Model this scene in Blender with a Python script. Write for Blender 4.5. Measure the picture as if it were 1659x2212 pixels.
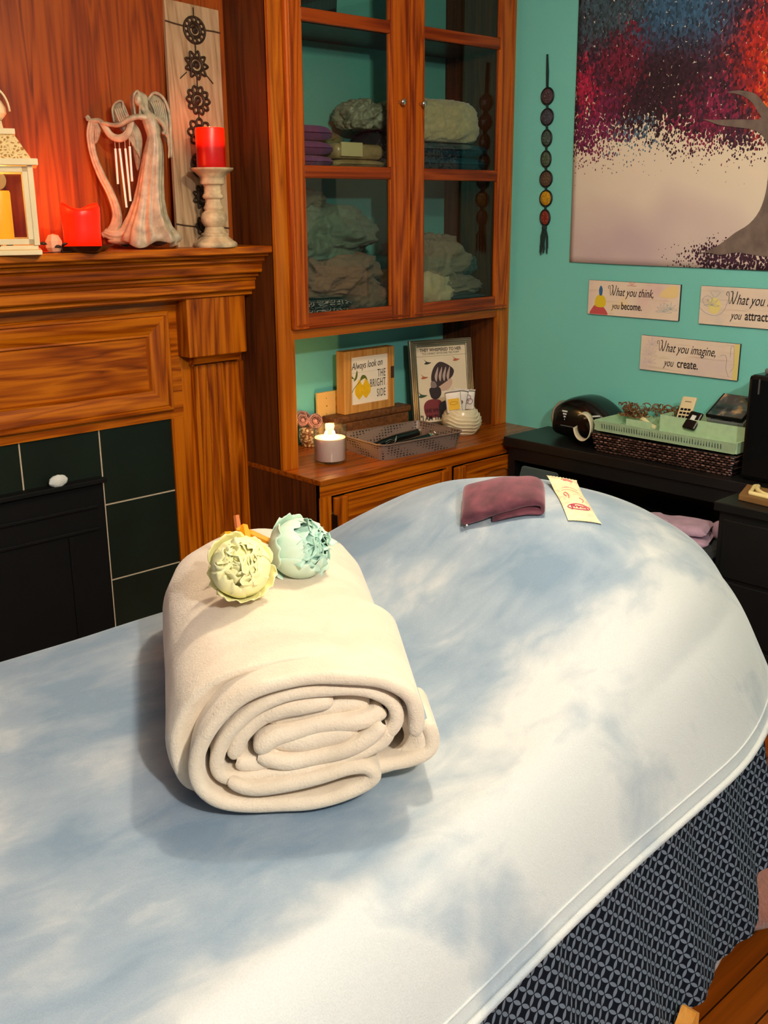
import bpy, bmesh, math, random
from mathutils import Vector, Matrix, noise
from math import sin, cos, pi, sqrt, atan2
random.seed(7)
for o in list(bpy.data.objects): bpy.data.objects.remove(o)
SC = bpy.context.scene
COL = SC.collection

# ------------------------------------------------------------------ camera
cam_d = bpy.data.cameras.new('camera'); cam = bpy.data.objects.new('camera', cam_d); COL.objects.link(cam)
cam_d.sensor_fit = 'VERTICAL'; cam_d.sensor_height = 24.0; cam_d.lens = 24.0 * 2230 / 2212
cam_d.clip_start = 0.02
Fw = Vector((0.65645199, 0.69941213, -0.28265432)).normalized()
Rt = Vector((0.72779593, -0.68576195, -0.00660575)); Rt = (Rt - Fw * Rt.dot(Fw)).normalized()
Up = Rt.cross(Fw)
cam.matrix_world = Matrix(((Rt.x, Up.x, -Fw.x, 0), (Rt.y, Up.y, -Fw.y, 0), (Rt.z, Up.z, -Fw.z, 1.65), (0, 0, 0, 1)))
SC.camera = cam

# ------------------------------------------------------------------ light
W = bpy.data.worlds.new('world'); SC.world = W; W.use_nodes = True
W.node_tree.nodes['Background'].inputs[0].default_value = (0.72, 0.84, 1.0, 1)
W.node_tree.nodes['Background'].inputs[1].default_value = 0.17
def lamp(name, loc, power, color, radius=.05, kind='POINT'):
    d = bpy.data.lights.new(name, kind); d.energy = power; d.color = color
    if kind == 'POINT': d.shadow_soft_size = radius
    o = bpy.data.objects.new(name, d); COL.objects.link(o); o.location = loc; return o
lamp('ceiling_lamp_light', (1.62, 1.28, 2.45), 58, (1.0, .83, .60), .045)
lamp('ceiling_lamp_light', (.28, -.84, 2.48), 180, (1.0, .93, .82), .05)
SC.view_settings.view_transform = 'Standard'; SC.view_settings.look = 'None'
SC.view_settings.exposure = 0.0; SC.view_settings.gamma = 1.0; SC.view_settings.use_curve_mapping = False

# ------------------------------------------------------------------ materials
def newmat(name):
    m = bpy.data.materials.new(name); m.use_nodes = True
    nt = m.node_tree; b = nt.nodes['Principled BSDF']; return m, nt, b
def N(nt, t, **k):
    n = nt.nodes.new(t)
    for a, v in k.items(): setattr(n, a, v)
    return n
def L(nt, a, b): nt.links.new(a, b)
def rgb(r, g, b):
    f = lambda c: ((c/255+.055)/1.055)**2.4 if c > 10 else c/255/12.92
    return (f(r), f(g), f(b), 1)
def ramp(nt, stops, interp='LINEAR'):
    r = N(nt, 'ShaderNodeValToRGB'); r.color_ramp.interpolation = interp
    e = r.color_ramp.elements
    e[0].position, e[0].color = stops[0]; e[1].position, e[1].color = stops[-1]
    for p, c in stops[1:-1]:
        x = e.new(p); x.color = c
    return r
def coords(nt, scale=(1, 1, 1), rot=(0, 0, 0), kind='Object'):
    tc = N(nt, 'ShaderNodeTexCoord'); mp = N(nt, 'ShaderNodeMapping')
    mp.inputs['Scale'].default_value = scale; mp.inputs['Rotation'].default_value = rot
    L(nt, tc.outputs[kind], mp.inputs[0]); return mp.outputs[0]
def plain(name, col, rough=.6, metal=0, spec=.5, bump=0, bscale=60, var=0, vscale=8, coat=0, trans=0, emit=None, estr=0, sheen=0, sss=0):
    m, nt, b = newmat(name)
    b.inputs['Base Color'].default_value = col; b.inputs['Roughness'].default_value = rough
    b.inputs['Metallic'].default_value = metal; b.inputs['Specular IOR Level'].default_value = spec
    b.inputs['Coat Weight'].default_value = coat
    if trans: b.inputs['Transmission Weight'].default_value = trans
    if sheen: b.inputs['Sheen Weight'].default_value = sheen
    if sss:
        b.inputs['Subsurface Weight'].default_value = sss; b.inputs['Subsurface Radius'].default_value = (.03, .01, .005)
    if emit: b.inputs['Emission Color'].default_value = emit; b.inputs['Emission Strength'].default_value = estr
    v = coords(nt)
    if var:
        n = N(nt, 'ShaderNodeTexNoise'); n.inputs['Scale'].default_value = vscale; n.inputs['Detail'].default_value = 5; L(nt, v, n.inputs['Vector'])
        d = tuple(c*(1-var) for c in col[:3])+(1,); l = tuple(min(1, c*(1+var)) for c in col[:3])+(1,)
        r = ramp(nt, [(.3, d), (.7, l)]); L(nt, n.outputs[0], r.inputs[0]); L(nt, r.outputs[0], b.inputs['Base Color'])
    if bump:
        n = N(nt, 'ShaderNodeTexNoise'); n.inputs['Scale'].default_value = bscale; n.inputs['Detail'].default_value = 4; L(nt, v, n.inputs['Vector'])
        bp = N(nt, 'ShaderNodeBump'); bp.inputs['Strength'].default_value = bump; bp.inputs['Distance'].default_value = .004
        L(nt, n.outputs[0], bp.inputs['Height']); L(nt, bp.outputs[0], b.inputs['Normal'])
    return m
def oak(name, axis, dark, mid, light, rough=.33, seed=0.0):
    """oak with long grain along the axis 0/1/2"""
    m, nt, b = newmat(name)
    s = [12.0, 12.0, 12.0]; s[axis] = .8
    v = coords(nt, s); 
    mp = v.node; mp.inputs['Location'].default_value = (seed, seed*1.7, seed*.6)
    n1 = N(nt, 'ShaderNodeTexNoise'); n1.inputs['Scale'].default_value = 1.0; n1.inputs['Detail'].default_value = 2.5; n1.inputs['Distortion'].default_value = .5; L(nt, v, n1.inputs['Vector'])
    mul = N(nt, 'ShaderNodeMath', operation='MULTIPLY'); mul.inputs[1].default_value = 7; L(nt, n1.outputs[0], mul.inputs[0])
    fr = N(nt, 'ShaderNodeMath', operation='PINGPONG'); fr.inputs[1].default_value = .5; L(nt, mul.outputs[0], fr.inputs[0])
    s2 = [95.0, 95.0, 95.0]; s2[axis] = 2.5
    v2 = coords(nt, s2); n2 = N(nt, 'ShaderNodeTexNoise'); n2.inputs['Scale'].default_value = 1; n2.inputs['Detail'].default_value = 3; L(nt, v2, n2.inputs['Vector'])
    n3 = N(nt, 'ShaderNodeTexNoise'); n3.inputs['Scale'].default_value = .45; n3.inputs['Detail'].default_value = 2; L(nt, v, n3.inputs['Vector'])
    a = N(nt, 'ShaderNodeMath', operation='MULTIPLY_ADD'); L(nt, n2.outputs[0], a.inputs[0]); a.inputs[1].default_value = .95; L(nt, fr.outputs[0], a.inputs[2])
    c = N(nt, 'ShaderNodeMath', operation='MULTIPLY_ADD'); L(nt, n3.outputs[0], c.inputs[0]); c.inputs[1].default_value = .6; L(nt, a.outputs[0], c.inputs[2])
    r = ramp(nt, [(.62, dark), (.95, mid), (1.3 if False else 1.0, light)])
    d = N(nt, 'ShaderNodeMath', operation='DIVIDE'); L(nt, c.outputs[0], d.inputs[0]); d.inputs[1].default_value = 1.32
    r.color_ramp.elements[0].position = .40; r.color_ramp.elements[1].position = .66; r.color_ramp.elements[2].position = .95
    L(nt, d.outputs[0], r.inputs[0]); L(nt, r.outputs[0], b.inputs['Base Color'])
    b.inputs['Roughness'].default_value = rough
    b.inputs['Coat Weight'].default_value = .04; b.inputs['Coat Roughness'].default_value = .25; b.inputs['Specular IOR Level'].default_value = .3
    bp = N(nt, 'ShaderNodeBump'); bp.inputs['Strength'].default_value = .12; bp.inputs['Distance'].default_value = .002
    L(nt, n2.outputs[0], bp.inputs['Height']); L(nt, bp.outputs[0], b.inputs['Normal'])
    return m
OD, OM, OL = rgb(84, 28, 0), rgb(150, 68, 2), rgb(196, 106, 10)
oakX, oakY, oakZ = oak('oak_grain_x', 0, OD, OM, OL), oak('oak_grain_y', 1, OD, OM, OL), oak('oak_grain_z', 2, OD, OM, OL, seed=3.3)
oakP = oak('oak_panelling', 2, rgb(76, 26, 0), rgb(124, 50, 2), rgb(150, 70, 6), rough=.5, seed=8.1)
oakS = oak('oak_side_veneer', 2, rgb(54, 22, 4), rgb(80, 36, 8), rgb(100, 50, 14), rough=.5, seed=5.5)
oakD = oak('oak_door_stile', 2, rgb(96, 32, 6), rgb(160, 66, 14), rgb(196, 98, 30), seed=1.2)
oakDX = oak('oak_door_rail', 0, rgb(78, 22, 2), rgb(120, 42, 4), rgb(150, 62, 10), seed=2.2)
teal = plain('teal_wall_paint', rgb(118, 206, 196), rough=.62, bump=.15, bscale=120, var=.03, vscale=2)
white_p = plain('ceiling_paint', rgb(225, 222, 214), rough=.8)
black_m = plain('black_metal', rgb(7, 7, 8), rough=.6, var=.1, spec=.25)
black_g = plain('black_gloss', rgb(10, 13, 13), rough=.22, coat=.15, spec=.35)
dark_wood = plain('black_laminate', rgb(16, 17, 17), rough=.4, var=.15, vscale=12)

def pane_factor(nt, base=.025, k=.6):
    lw = N(nt, 'ShaderNodeLayerWeight'); lw.inputs[0].default_value = .5
    p = N(nt, 'ShaderNodeMath', operation='POWER'); L(nt, lw.outputs['Facing'], p.inputs[0]); p.inputs[1].default_value = 4
    m_ = N(nt, 'ShaderNodeMath', operation='MULTIPLY_ADD'); L(nt, p.outputs[0], m_.inputs[0]); m_.inputs[1].default_value = k; m_.inputs[2].default_value = base
    return m_.outputs[0]
def glass_mat():
    m, nt, b = newmat('thin_glass'); nt.nodes.remove(b)
    t = N(nt, 'ShaderNodeBsdfTransparent'); t.inputs[0].default_value = (.78, .82, .80, 1)
    g = N(nt, 'ShaderNodeBsdfGlossy'); g.inputs['Roughness'].default_value = .02
    fac = pane_factor(nt)
    mx = N(nt, 'ShaderNodeMixShader'); L(nt, fac, mx.inputs[0]); L(nt, t.outputs[0], mx.inputs[1]); L(nt, g.outputs[0], mx.inputs[2])
    L(nt, mx.outputs[0], nt.nodes['Material Output'].inputs[0]); return m
glass = glass_mat()
chrome = plain('chrome', rgb(215, 210, 200), rough=.18, metal=1)

# ------------------------------------------------------------------ mesh builder
ALLOBJ = []
def wloc(o):
    v = Vector((0, 0, 0))
    while o is not None: v = v + o.location; o = o.parent
    return v
def thing(name, label, cat, loc, group=None, kind=None):
    o = bpy.data.objects.new(name, None); COL.objects.link(o); o.location = loc
    o.empty_display_size = .05
    o['label'] = label; o['category'] = cat
    if group: o['group'] = group
    if kind: o['kind'] = kind
    return o
class M:
    def __init__(s): s.v = []; s.f = []; s.mi = []; s.cur = 0; s.T = None; s.uv = None
    def add(s, vs, fs):
        n = len(s.v)
        for v in vs:
            v = Vector(v)
            s.v.append(s.T @ v if s.T else v)
        for f in fs: s.f.append(tuple(n+i for i in f)); s.mi.append(s.cur)
        return s
    def mat(s, i): s.cur = i; return s
    def tf(s, T): s.T = T; return s
    def box(s, x0, x1, y0, y1, z0, z1, b=0):
        if x0 > x1: x0, x1 = x1, x0
        if y0 > y1: y0, y1 = y1, y0
        if z0 > z1: z0, z1 = z1, z0
        if b <= 0:
            vs = [(x, y, z) for z in (z0, z1) for y in (y0, y1) for x in (x0, x1)]
            return s.add(vs, [(0, 2, 3, 1), (4, 5, 7, 6), (0, 1, 5, 4), (1, 3, 7, 5), (3, 2, 6, 7), (2, 0, 4, 6)])
        bm = bmesh.new(); bmesh.ops.create_cube(bm, size=1)
        for v in bm.verts: v.co = Vector(((x0+x1)/2+v.co.x*(x1-x0), (y0+y1)/2+v.co.y*(y1-y0), (z0+z1)/2+v.co.z*(z1-z0)))
        b = min(b, (x1-x0)*.45, (y1-y0)*.45, (z1-z0)*.45)
        bmesh.ops.bevel(bm, geom=list(bm.edges), offset=b, segments=2, affect='EDGES', profile=.5)
        return s.bm(bm)
    def bm(s, bm):
        bm.verts.index_update()
        s.add([v.co.copy() for v in bm.verts], [tuple(v.index for v in f.verts) for f in bm.faces]); bm.free(); return s
    def grid(s, rows, cu=False, cv=False, flip=False):
        nr, nc = len(rows), len(rows[0]); vs = [p for r in rows for p in r]; fs = []
        for i in range(nr if cv else nr-1):
            for j in range(nc if cu else nc-1):
                a, b2 = i*nc+j, i*nc+(j+1) % nc; c, d = ((i+1) % nr)*nc+(j+1) % nc, ((i+1) % nr)*nc+j
                fs.append((a, d, c, b2) if flip else (a, b2, c, d))
        return s.add(vs, fs)
    def lathe(s, prof, c=(0, 0, 0), n=40, mod=None):
        rows = []
        for k, (r, z) in enumerate(prof):
            row = []
            for j in range(n):
                a = 2*pi*j/n; rr, dz = (r, 0) if not mod else mod(a, r, z, k)
                row.append((c[0]+rr*cos(a), c[1]+rr*sin(a), c[2]+z+dz))
            rows.append(row)
        s.grid(rows, cu=True)
        return s
    def tube(s, pts, r, n=8, cap=True, closed=False):
        pts = [Vector(p) for p in pts]; rows = []; m = len(pts); up = None
        for i, p in enumerate(pts):
            if closed: t = pts[(i+1) % m]-pts[i-1]
            else: t = pts[min(i+1, m-1)]-pts[max(i-1, 0)]
            if t.length < 1e-9: t = Vector((0, 0, 1))
            t.normalize()
            if up is None: up = t.orthogonal().normalized()
            up = (up - t*up.dot(t)); up = up.normalized() if up.length > 1e-6 else t.orthogonal().normalized()
            sd = t.cross(up); rr = r[i] if isinstance(r, list) else r
            if isinstance(rr, tuple): ra, rb = rr
            else: ra = rb = rr
            rows.append([p+up*cos(2*pi*j/n)*ra+sd*sin(2*pi*j/n)*rb for j in range(n)])
        n0 = len(s.v); s.grid(rows, cu=True, cv=closed)
        if cap and not closed:
            s.f.append(tuple(n0+j for j in range(n))[::-1]); s.mi.append(s.cur)
            s.f.append(tuple(n0+(m-1)*n+j for j in range(n))); s.mi.append(s.cur)
        return s
    def prism(s, poly, h, T=None):
        """poly in xy extruded along +z by h; T maps to world"""
        old = s.T
        if T is not None: s.T = (old @ T) if old else T
        n = len(poly); vs = [(x, y, 0) for x, y in poly]+[(x, y, h) for x, y in poly]
        fs = [tuple(range(n))[::-1], tuple(range(n, 2*n))]+[(i, (i+1) % n, n+(i+1) % n, n+i) for i in range(n)]
        s.add(vs, fs); s.T = old; return s
    def ball(s, c, r, nu=20, nv=12, fn=None):
        if not isinstance(r, (tuple, list)): r = (r, r, r)
        rows = []
        for i in range(nv+1):
            ph = -pi/2+pi*i/nv; row = []
            for j in range(nu):
                a = 2*pi*j/nu; d = Vector((cos(ph)*cos(a), cos(ph)*sin(a), sin(ph)))
                k = fn(d) if fn else 1
                row.append((c[0]+d.x*r[0]*k, c[1]+d.y*r[1]*k, c[2]+d.z*r[2]*k))
            rows.append(row)
        return s.grid(rows, cu=True)
    def obj(s, name, mats, parent=None, smooth=False, label=None, bevel=0, sub=0, kind=None, cat=None, group=None, merge=True, auto=None):
        me = bpy.data.meshes.new(name); me.from_pydata([tuple(v) for v in s.v], [], s.f); 
        if not isinstance(mats, (list, tuple)): mats = [mats]
        for m in mats: me.materials.append(m)
        for p, i in zip(me.polygons, s.mi): p.material_index = i
        if s.uv is not None:
            uvl = me.uv_layers.new(name='UVMap')
            for l in me.loops: uvl.data[l.index].uv = s.uv[l.vertex_index]
        elif merge:
            bm = bmesh.new(); bm.from_mesh(me); bmesh.ops.remove_doubles(bm, verts=bm.verts, dist=1e-6)
            bmesh.ops.recalc_face_normals(bm, faces=bm.faces)
            bm.to_mesh(me); bm.free()
        if smooth:
            me.polygons.foreach_set('use_smooth', [True]*len(me.polygons))
            if auto: me.set_sharp_from_angle(angle=math.radians(auto))
        me.update()
        o = bpy.data.objects.new(name, me); COL.objects.link(o)
        if parent is not None: o.parent = parent; o.location = -wloc(parent)
        if bevel:
            b = o.modifiers.new('bevel', 'BEVEL'); b.width = bevel; b.segments = 2; b.limit_method = 'ANGLE'
        if sub:
            q = o.modifiers.new('sub', 'SUBSURF'); q.levels = sub; q.render_levels = sub
        if label: o['label'] = label
        if cat: o['category'] = cat
        if kind: o['kind'] = kind
        if group: o['group'] = group
        return o
def frame(o, xd, yd, zd=None):
    xd = Vector(xd).normalized(); yd = Vector(yd).normalized(); zd = Vector(zd).normalized() if zd else xd.cross(yd)
    return Matrix(((xd.x, yd.x, zd.x, o[0]), (xd.y, yd.y, zd.y, o[1]), (xd.z, yd.z, zd.z, o[2]), (0, 0, 0, 1)))
def bez(pts, n=8, closed=False):
    """catmull-rom through the points"""
    P = [Vector(p if len(p) == 3 else (p[0], p[1], 0)) for p in pts]; out = []; m = len(P)
    for i in range(m if closed else m-1):
        p0 = P[(i-1) % m] if closed or i else P[0]; p1 = P[i]; p2 = P[(i+1) % m]; p3 = P[(i+2) % m] if closed or i+2 < m else P[-1]
        for k in range(n):
            t = k/n
            out.append(.5*((2*p1)+(p2-p0)*t+(2*p0-5*p1+4*p2-p3)*t*t+(3*p1-p0-3*p2+p3)*t**3))
    if not closed: out.append(P[-1])
    return out
def text_mesh(mb, s, size, T, shear=0, bold=0, width=1.0, depth=.0004, align='LEFT', spacing=1.0):
    cu = bpy.data.curves.new('t', 'FONT'); cu.body = s; cu.size = size; cu.shear = shear; cu.offset = bold; cu.extrude = depth
    cu.align_x = align; cu.resolution_u = 3; cu.space_character = spacing
    o = bpy.data.objects.new('t', cu); COL.objects.link(o)
    dg = bpy.context.evaluated_depsgraph_get(); me = bpy.data.meshes.new_from_object(o.evaluated_get(dg))
    TT = T @ Matrix.Diagonal((width, 1, 1, 1)); old = mb.T; mb.T = TT if old is None else old @ TT
    mb.add([v.co.copy() for v in me.vertices], [tuple(p.vertices) for p in me.polygons]); mb.T = old
    bpy.data.objects.remove(o); bpy.data.curves.remove(cu); bpy.data.meshes.remove(me)
def sstep(a, b, t):
    u = max(0.0, min(1.0, (t-a)/(b-a))); return u*u*(3-2*u)
def struct(name, mb, mats, **k): return mb.obj(name, mats, kind='structure', **k)
# ------------------------------------------------------------------ room shell
def floor_mat():
    m, nt, b = newmat('orange_plank_floor')
    v = coords(nt, (1, 1, 1)); br = N(nt, 'ShaderNodeTexBrick'); L(nt, v, br.inputs['Vector'])
    br.inputs['Color1'].default_value = rgb(168, 84, 12); br.inputs['Color2'].default_value = rgb(130, 58, 6); br.inputs['Mortar'].default_value = rgb(50, 20, 3)
    br.inputs['Scale'].default_value = 1; br.inputs['Mortar Size'].default_value = .0022; br.inputs['Brick Width'].default_value = 1.1; br.inputs['Row Height'].default_value = .085
    v2 = coords(nt, (2, 60, 10)); n = N(nt, 'ShaderNodeTexNoise'); n.inputs['Scale'].default_value = 1; n.inputs['Detail'].default_value = 4; L(nt, v2, n.inputs['Vector'])
    r = ramp(nt, [(.3, (.55, .5, .45, 1)), (.7, (1, 1, 1, 1))]); L(nt, n.outputs[0], r.inputs[0])
    mx = N(nt, 'ShaderNodeMix', data_type='RGBA', blend_type='MULTIPLY'); mx.inputs[0].default_value = 1
    L(nt, br.outputs[0], mx.inputs[6]); L(nt, r.outputs[0], mx.inputs[7]); L(nt, mx.outputs[2], b.inputs['Base Color'])
    b.inputs['Roughness'].default_value = .3; return m
struct('floor', M().box(-1.6, 3.7, -2.2, 3.5, -.05, 0), floor_mat())
struct('ceiling', M().box(-1.6, 3.7, -2.2, 3.5, 2.62, 2.67), white_p)
struct('wall_right', M().box(3.565, 3.7, -2.2, 3.5, 0, 2.62), teal)
struct('wall_back', M().box(2.287, 3.565, 3.31, 3.45, 0, 2.62), teal)
# panelled chimney breast above the mantel
pn = M()
for i, (a, b2) in enumerate([(-1.6, -.6), (-.6, .42), (.42, 1.44), (1.44, 2.287)]): pn.box(a, b2-.0012, 3.235, 3.45, 1.3, 2.62)
struct('wall_back_panelling', pn, oakP)

# ------------------------------------------------------------------ fireplace
FX0 = -.15
fp = thing('fireplace', 'oak fireplace surround with moulded mantel, fluted pilaster and black tiled opening', 'fireplace', (1.1, 3.2, 0))
yb = 3.22
b = M()
b.mat(1).box(FX0, 2.02, yb, 3.30, .921, 1.36).mat(0)
b.box(2.02, 2.287, yb, 3.30, 0, 1.36)
b.box(1.968, 2.02, yb, 3.30, 0, .921)                            # inner stile
b.obj('surround_board', [oakZ, oakX], fp)
b = M(); b.box(FX0, 1.968, yb-.002, yb+.01, .921, .952)
b.obj('lintel_strip', oakX, fp)
# mantel: stepped cornice, profile (y, z)
prof = [(3.235, 1.3245+.2), (3.008, 1.5245), (3.004, 1.520), (3.004, 1.503), (3.010, 1.499), (3.024, 1.497), (3.026, 1.490), (3.034, 1.487), (3.046, 1.486), (3.050, 1.478),
        (3.050, 1.472), (3.062, 1.466), (3.066, 1.461), (3.068, 1.436), (3.072, 1.431), (3.086, 1.430), (3.090, 1.424), (3.090, 1.418), (3.104, 1.413), (3.106, 1.404), (3.112, 1.400), (3.112, 1.372), (3.118, 1.367), (3.130, 1.366), (3.134, 1.358), (3.134, 1.352), (3.146, 1.346), (3.30, 1.346), (3.30, 1.5245)]
b = M(); b.add([(FX0, y, z) for y, z in prof]+[(2.2865, y, z) for y, z in prof],
    [tuple(range(len(prof))), tuple(range(len(prof), 2*len(prof)))[::-1]]+[(i, i+len(prof), (i+1) % len(prof)+len(prof), (i+1) % len(prof)) for i in range(len(prof))])
b.obj('mantel_shelf', oakX, fp)
# frieze picture moulding, mitred; (dx inward, y)
def mould(x0, x1, z0, z1, prof, mats, name, parent, yb):
    mb = M(); n = len(prof)
    loops = []
    for d, y in prof: loops.append([(x0+d, y, z0+d), (x1-d, y, z0+d), (x1-d, y, z1-d), (x0+d, y, z1-d)])
    for k in range(n-1):
        for j in range(4):
            mb.mat(0 if j % 2 == 0 else 1); mb.add([loops[k][j], loops[k][(j+1) % 4], loops[k+1][(j+1) % 4], loops[k+1][j]], [(0, 1, 2, 3)])
    return mb.obj(name, mats, parent)
mould(.42, 1.972, .953, 1.308, [(0, 3.222), (0, 3.205), (.006, 3.198), (.014, 3.198), (.018, 3.203), (.024, 3.200), (.05, 3.203), (.078, 3.212), (.084, 3.210), (.090, 3.2195), (.098, 3.2195)], [oakX, oakZ], 'frieze_moulding', fp, yb)
b = M(); b.box(.5, 1.885, 3.2192, 3.2215, 1.04, 1.22); b.obj('frieze_panel', oakX, fp)
# pilaster: capital, neck, fluted shaft, side fillets
b = M()
b.box(2.012, 2.262, 3.145, 3.222, 1.142, 1.352, .003)
b.obj('pilaster_capital', oakZ, fp)
b = M(); poly = [(3.222, 1.142), (3.222, 1.104), (3.196, 1.104), (3.196, 1.110), (3.172, 1.114), (3.168, 1.120), (3.160, 1.132), (3.150, 1.1425)]
b.add([(2.052, y, z) for y, z in poly]+[(2.242, y, z) for y, z in poly], [tuple(range(8)), tuple(range(8, 16))[::-1]]+[(i, i+8, (i+1) % 8+8, (i+1) % 8) for i in range(8)])
b.obj('pilaster_neck', oakX, fp)
pts = [(2.060, 3.222), (2.060, 3.196)]; w = (2.232-2.060); nf = 4
for k in range(nf):
    xa = 2.060+.016+k*(w-.016)/nf; fw = (w-.016)/nf-.016
    pts += [(xa, 3.196)]+[(xa+fw*(j/8), 3.196+.010*sin(pi*j/8)) for j in range(1, 8)]+[(xa+fw, 3.196)]
pts += [(2.232, 3.196), (2.232, 3.222)]
b = M().prism(pts, 1.106); b.obj('pilaster_shaft', oakZ, fp)
b = M().box(2.24, 2.2865, 3.208, 3.222, 0, 1.10); b.obj('side_stile', oak('oak_narrow_stile', 2, OD, OM, OL, seed=9), fp)
# tiles and grout
tile = plain('dark_green_tile', rgb(22, 32, 25), rough=.28, var=.22, vscale=5)
grout = plain('beige_grout', rgb(206, 186, 158), rough=.9)
b = M(); gx = [FX0, .25, .535, .82, 1.105, 1.393, 1.681, 1.968]; gz = [0, .085, .368, .650, .921]
for i in range(len(gx)-1):
    for j in range(len(gz)-1):
        g = .0028; b.box(gx[i]+(g if i else 0), gx[i+1]-(g if i < len(gx)-2 else 0), 3.228, 3.26, gz[j]+g, gz[j+1]-(g if j < 3 else 0), .0012)
b.obj('tile_facing', tile, fp)
M().box(FX0, 1.968, 3.2302, 3.262, 0, .921).obj('grout', grout, fp)
b = M()
b.box(FX0, 1.668, 3.205, 3.229, .12, .760, .003)
b.box(FX0, 1.672, 3.180, 3.206, .744, .760, .002)
for z in (.655, .575): b.box(FX0, 1.640, 3.198, 3.206, z, z+.012, .002)
for xx in (.9, 1.52): b.box(xx, xx+.02, 3.199, 3.206, .15, .57, .002)
b.obj('firebox_insert', black_m, fp)

stone = M().ball((1.498, 3.192, .778), (.034, .012, .021), 22, 12, fn=lambda d: 1+.18*noise.noise(d*2.3+Vector((3, 1, 2))))
stone.obj('stone', plain('white_stone', rgb(226, 228, 224), rough=.8, bump=.3, bscale=80), smooth=True, label='small white rough stone resting on the black firebox ledge', cat='stone')

# ------------------------------------------------------------------ built-in cabinet
cab = thing('hutch_cabinet', 'tall oak built-in hutch with two glazed doors, open niche and wooden base', 'cabinet', (2.9, 3.1, 0))
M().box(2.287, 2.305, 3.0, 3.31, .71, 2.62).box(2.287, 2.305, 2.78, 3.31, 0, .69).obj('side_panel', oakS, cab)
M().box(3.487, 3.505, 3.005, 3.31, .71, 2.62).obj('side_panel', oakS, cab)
b = M().mat(0); b.box(2.287, 2.361, 2.985, 3.005, .71, 2.62, .001); b.box(3.487, 3.565, 2.985, 3.0045, .71, 2.62, .001); b.box(2.905, 2.965, 2.987, 3.005, 1.25, 2.62)
b.mat(1); b.box(2.361, 3.487, 2.987, 3.005, 1.190, 1.262)
b.obj('face_frame', [oak('oak_face_frame', 2, rgb(120, 52, 2), rgb(168, 84, 8), rgb(190, 106, 18), seed=4.4), oak('oak_face_rail', 0, rgb(100, 42, 2), rgb(146, 68, 6), rgb(170, 90, 16), seed=6.4)], cab)
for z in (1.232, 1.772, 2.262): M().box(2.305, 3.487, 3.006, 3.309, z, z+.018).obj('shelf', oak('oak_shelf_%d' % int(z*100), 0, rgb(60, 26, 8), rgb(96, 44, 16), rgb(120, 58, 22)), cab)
def hutch_door(x0, x1, gx0, gx1, knobx, seed):
    d = M(); y0, y1 = 2.962, 2.985; z0, z1 = 1.227, 2.60; gz0, gz1 = 1.282, 2.54
    D = oak('oak_hutch_stile', 2, rgb(88, 26, 0), rgb(142, 56, 4), rgb(186, 90, 14), seed=seed); DX = oakDX
    bv = .005
    d.mat(0); d.box(x0, gx0, y0, y1, z0, z1, bv); d.box(gx1, x1, y0, y1, z0, z1, bv)
    d.mat(1); d.box(gx0-.004, gx1+.004, y0+.001, y1, z0, gz0, bv); d.box(gx0-.004, gx1+.004, y0+.001, y1, gz1, z1, bv)
    for z in (1.752, 2.259): d.box(gx0-.002, gx1+.002, y0+.004, y1-.002, z, z+.044, .006)
    # inner sticking and raised outer bead
    d.mat(0)
    for gz, ge in ((gz0, 1.752), (1.796, 2.259), (2.303, gz1)):
        d.box(gx0-.001, gx0+.005, y0+.005, y1-.003, gz, ge, .002); d.box(gx1-.006, gx1+.001, y0+.003, y1-.003, gz, ge, .002)
    d.box(x0+.010, x0+.020, y0-.004, y0+.002, z0+.012, z1-.012, .003); d.box(x1-.018, x1-.010, y0-.004, y0+.002, z0+.012, z1-.012, .003)
    d.mat(1); d.box(x0+.012, x1-.012, y0-.004, y0+.002, z0+.010, z0+.018, .003)
    o = d.obj('door', [D, DX], cab)
    M().box(gx0, gx1, 2.9745, 2.976, gz0, gz1).obj('glass_pane', glass, o)
    k = M(); k.tf(frame((knobx, y0, 2.027), (1, 0, 0), (0, 0, 1), (0, -1, 0)))
    k.lathe([(.0001, 0), (.006, 0), (.004, .006), (.004, .012), (.010, .018), (.0125, .024), (.010, .029), (.0001, .031)], n=20)
    k.obj('knob', chrome, o, smooth=True)
    return o
hutch_door(2.343, 2.933, 2.413, 2.832, 2.872, 1.0)
hutch_door(2.937, 3.530, 3.008, 3.446, 2.982, 2.6)
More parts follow.
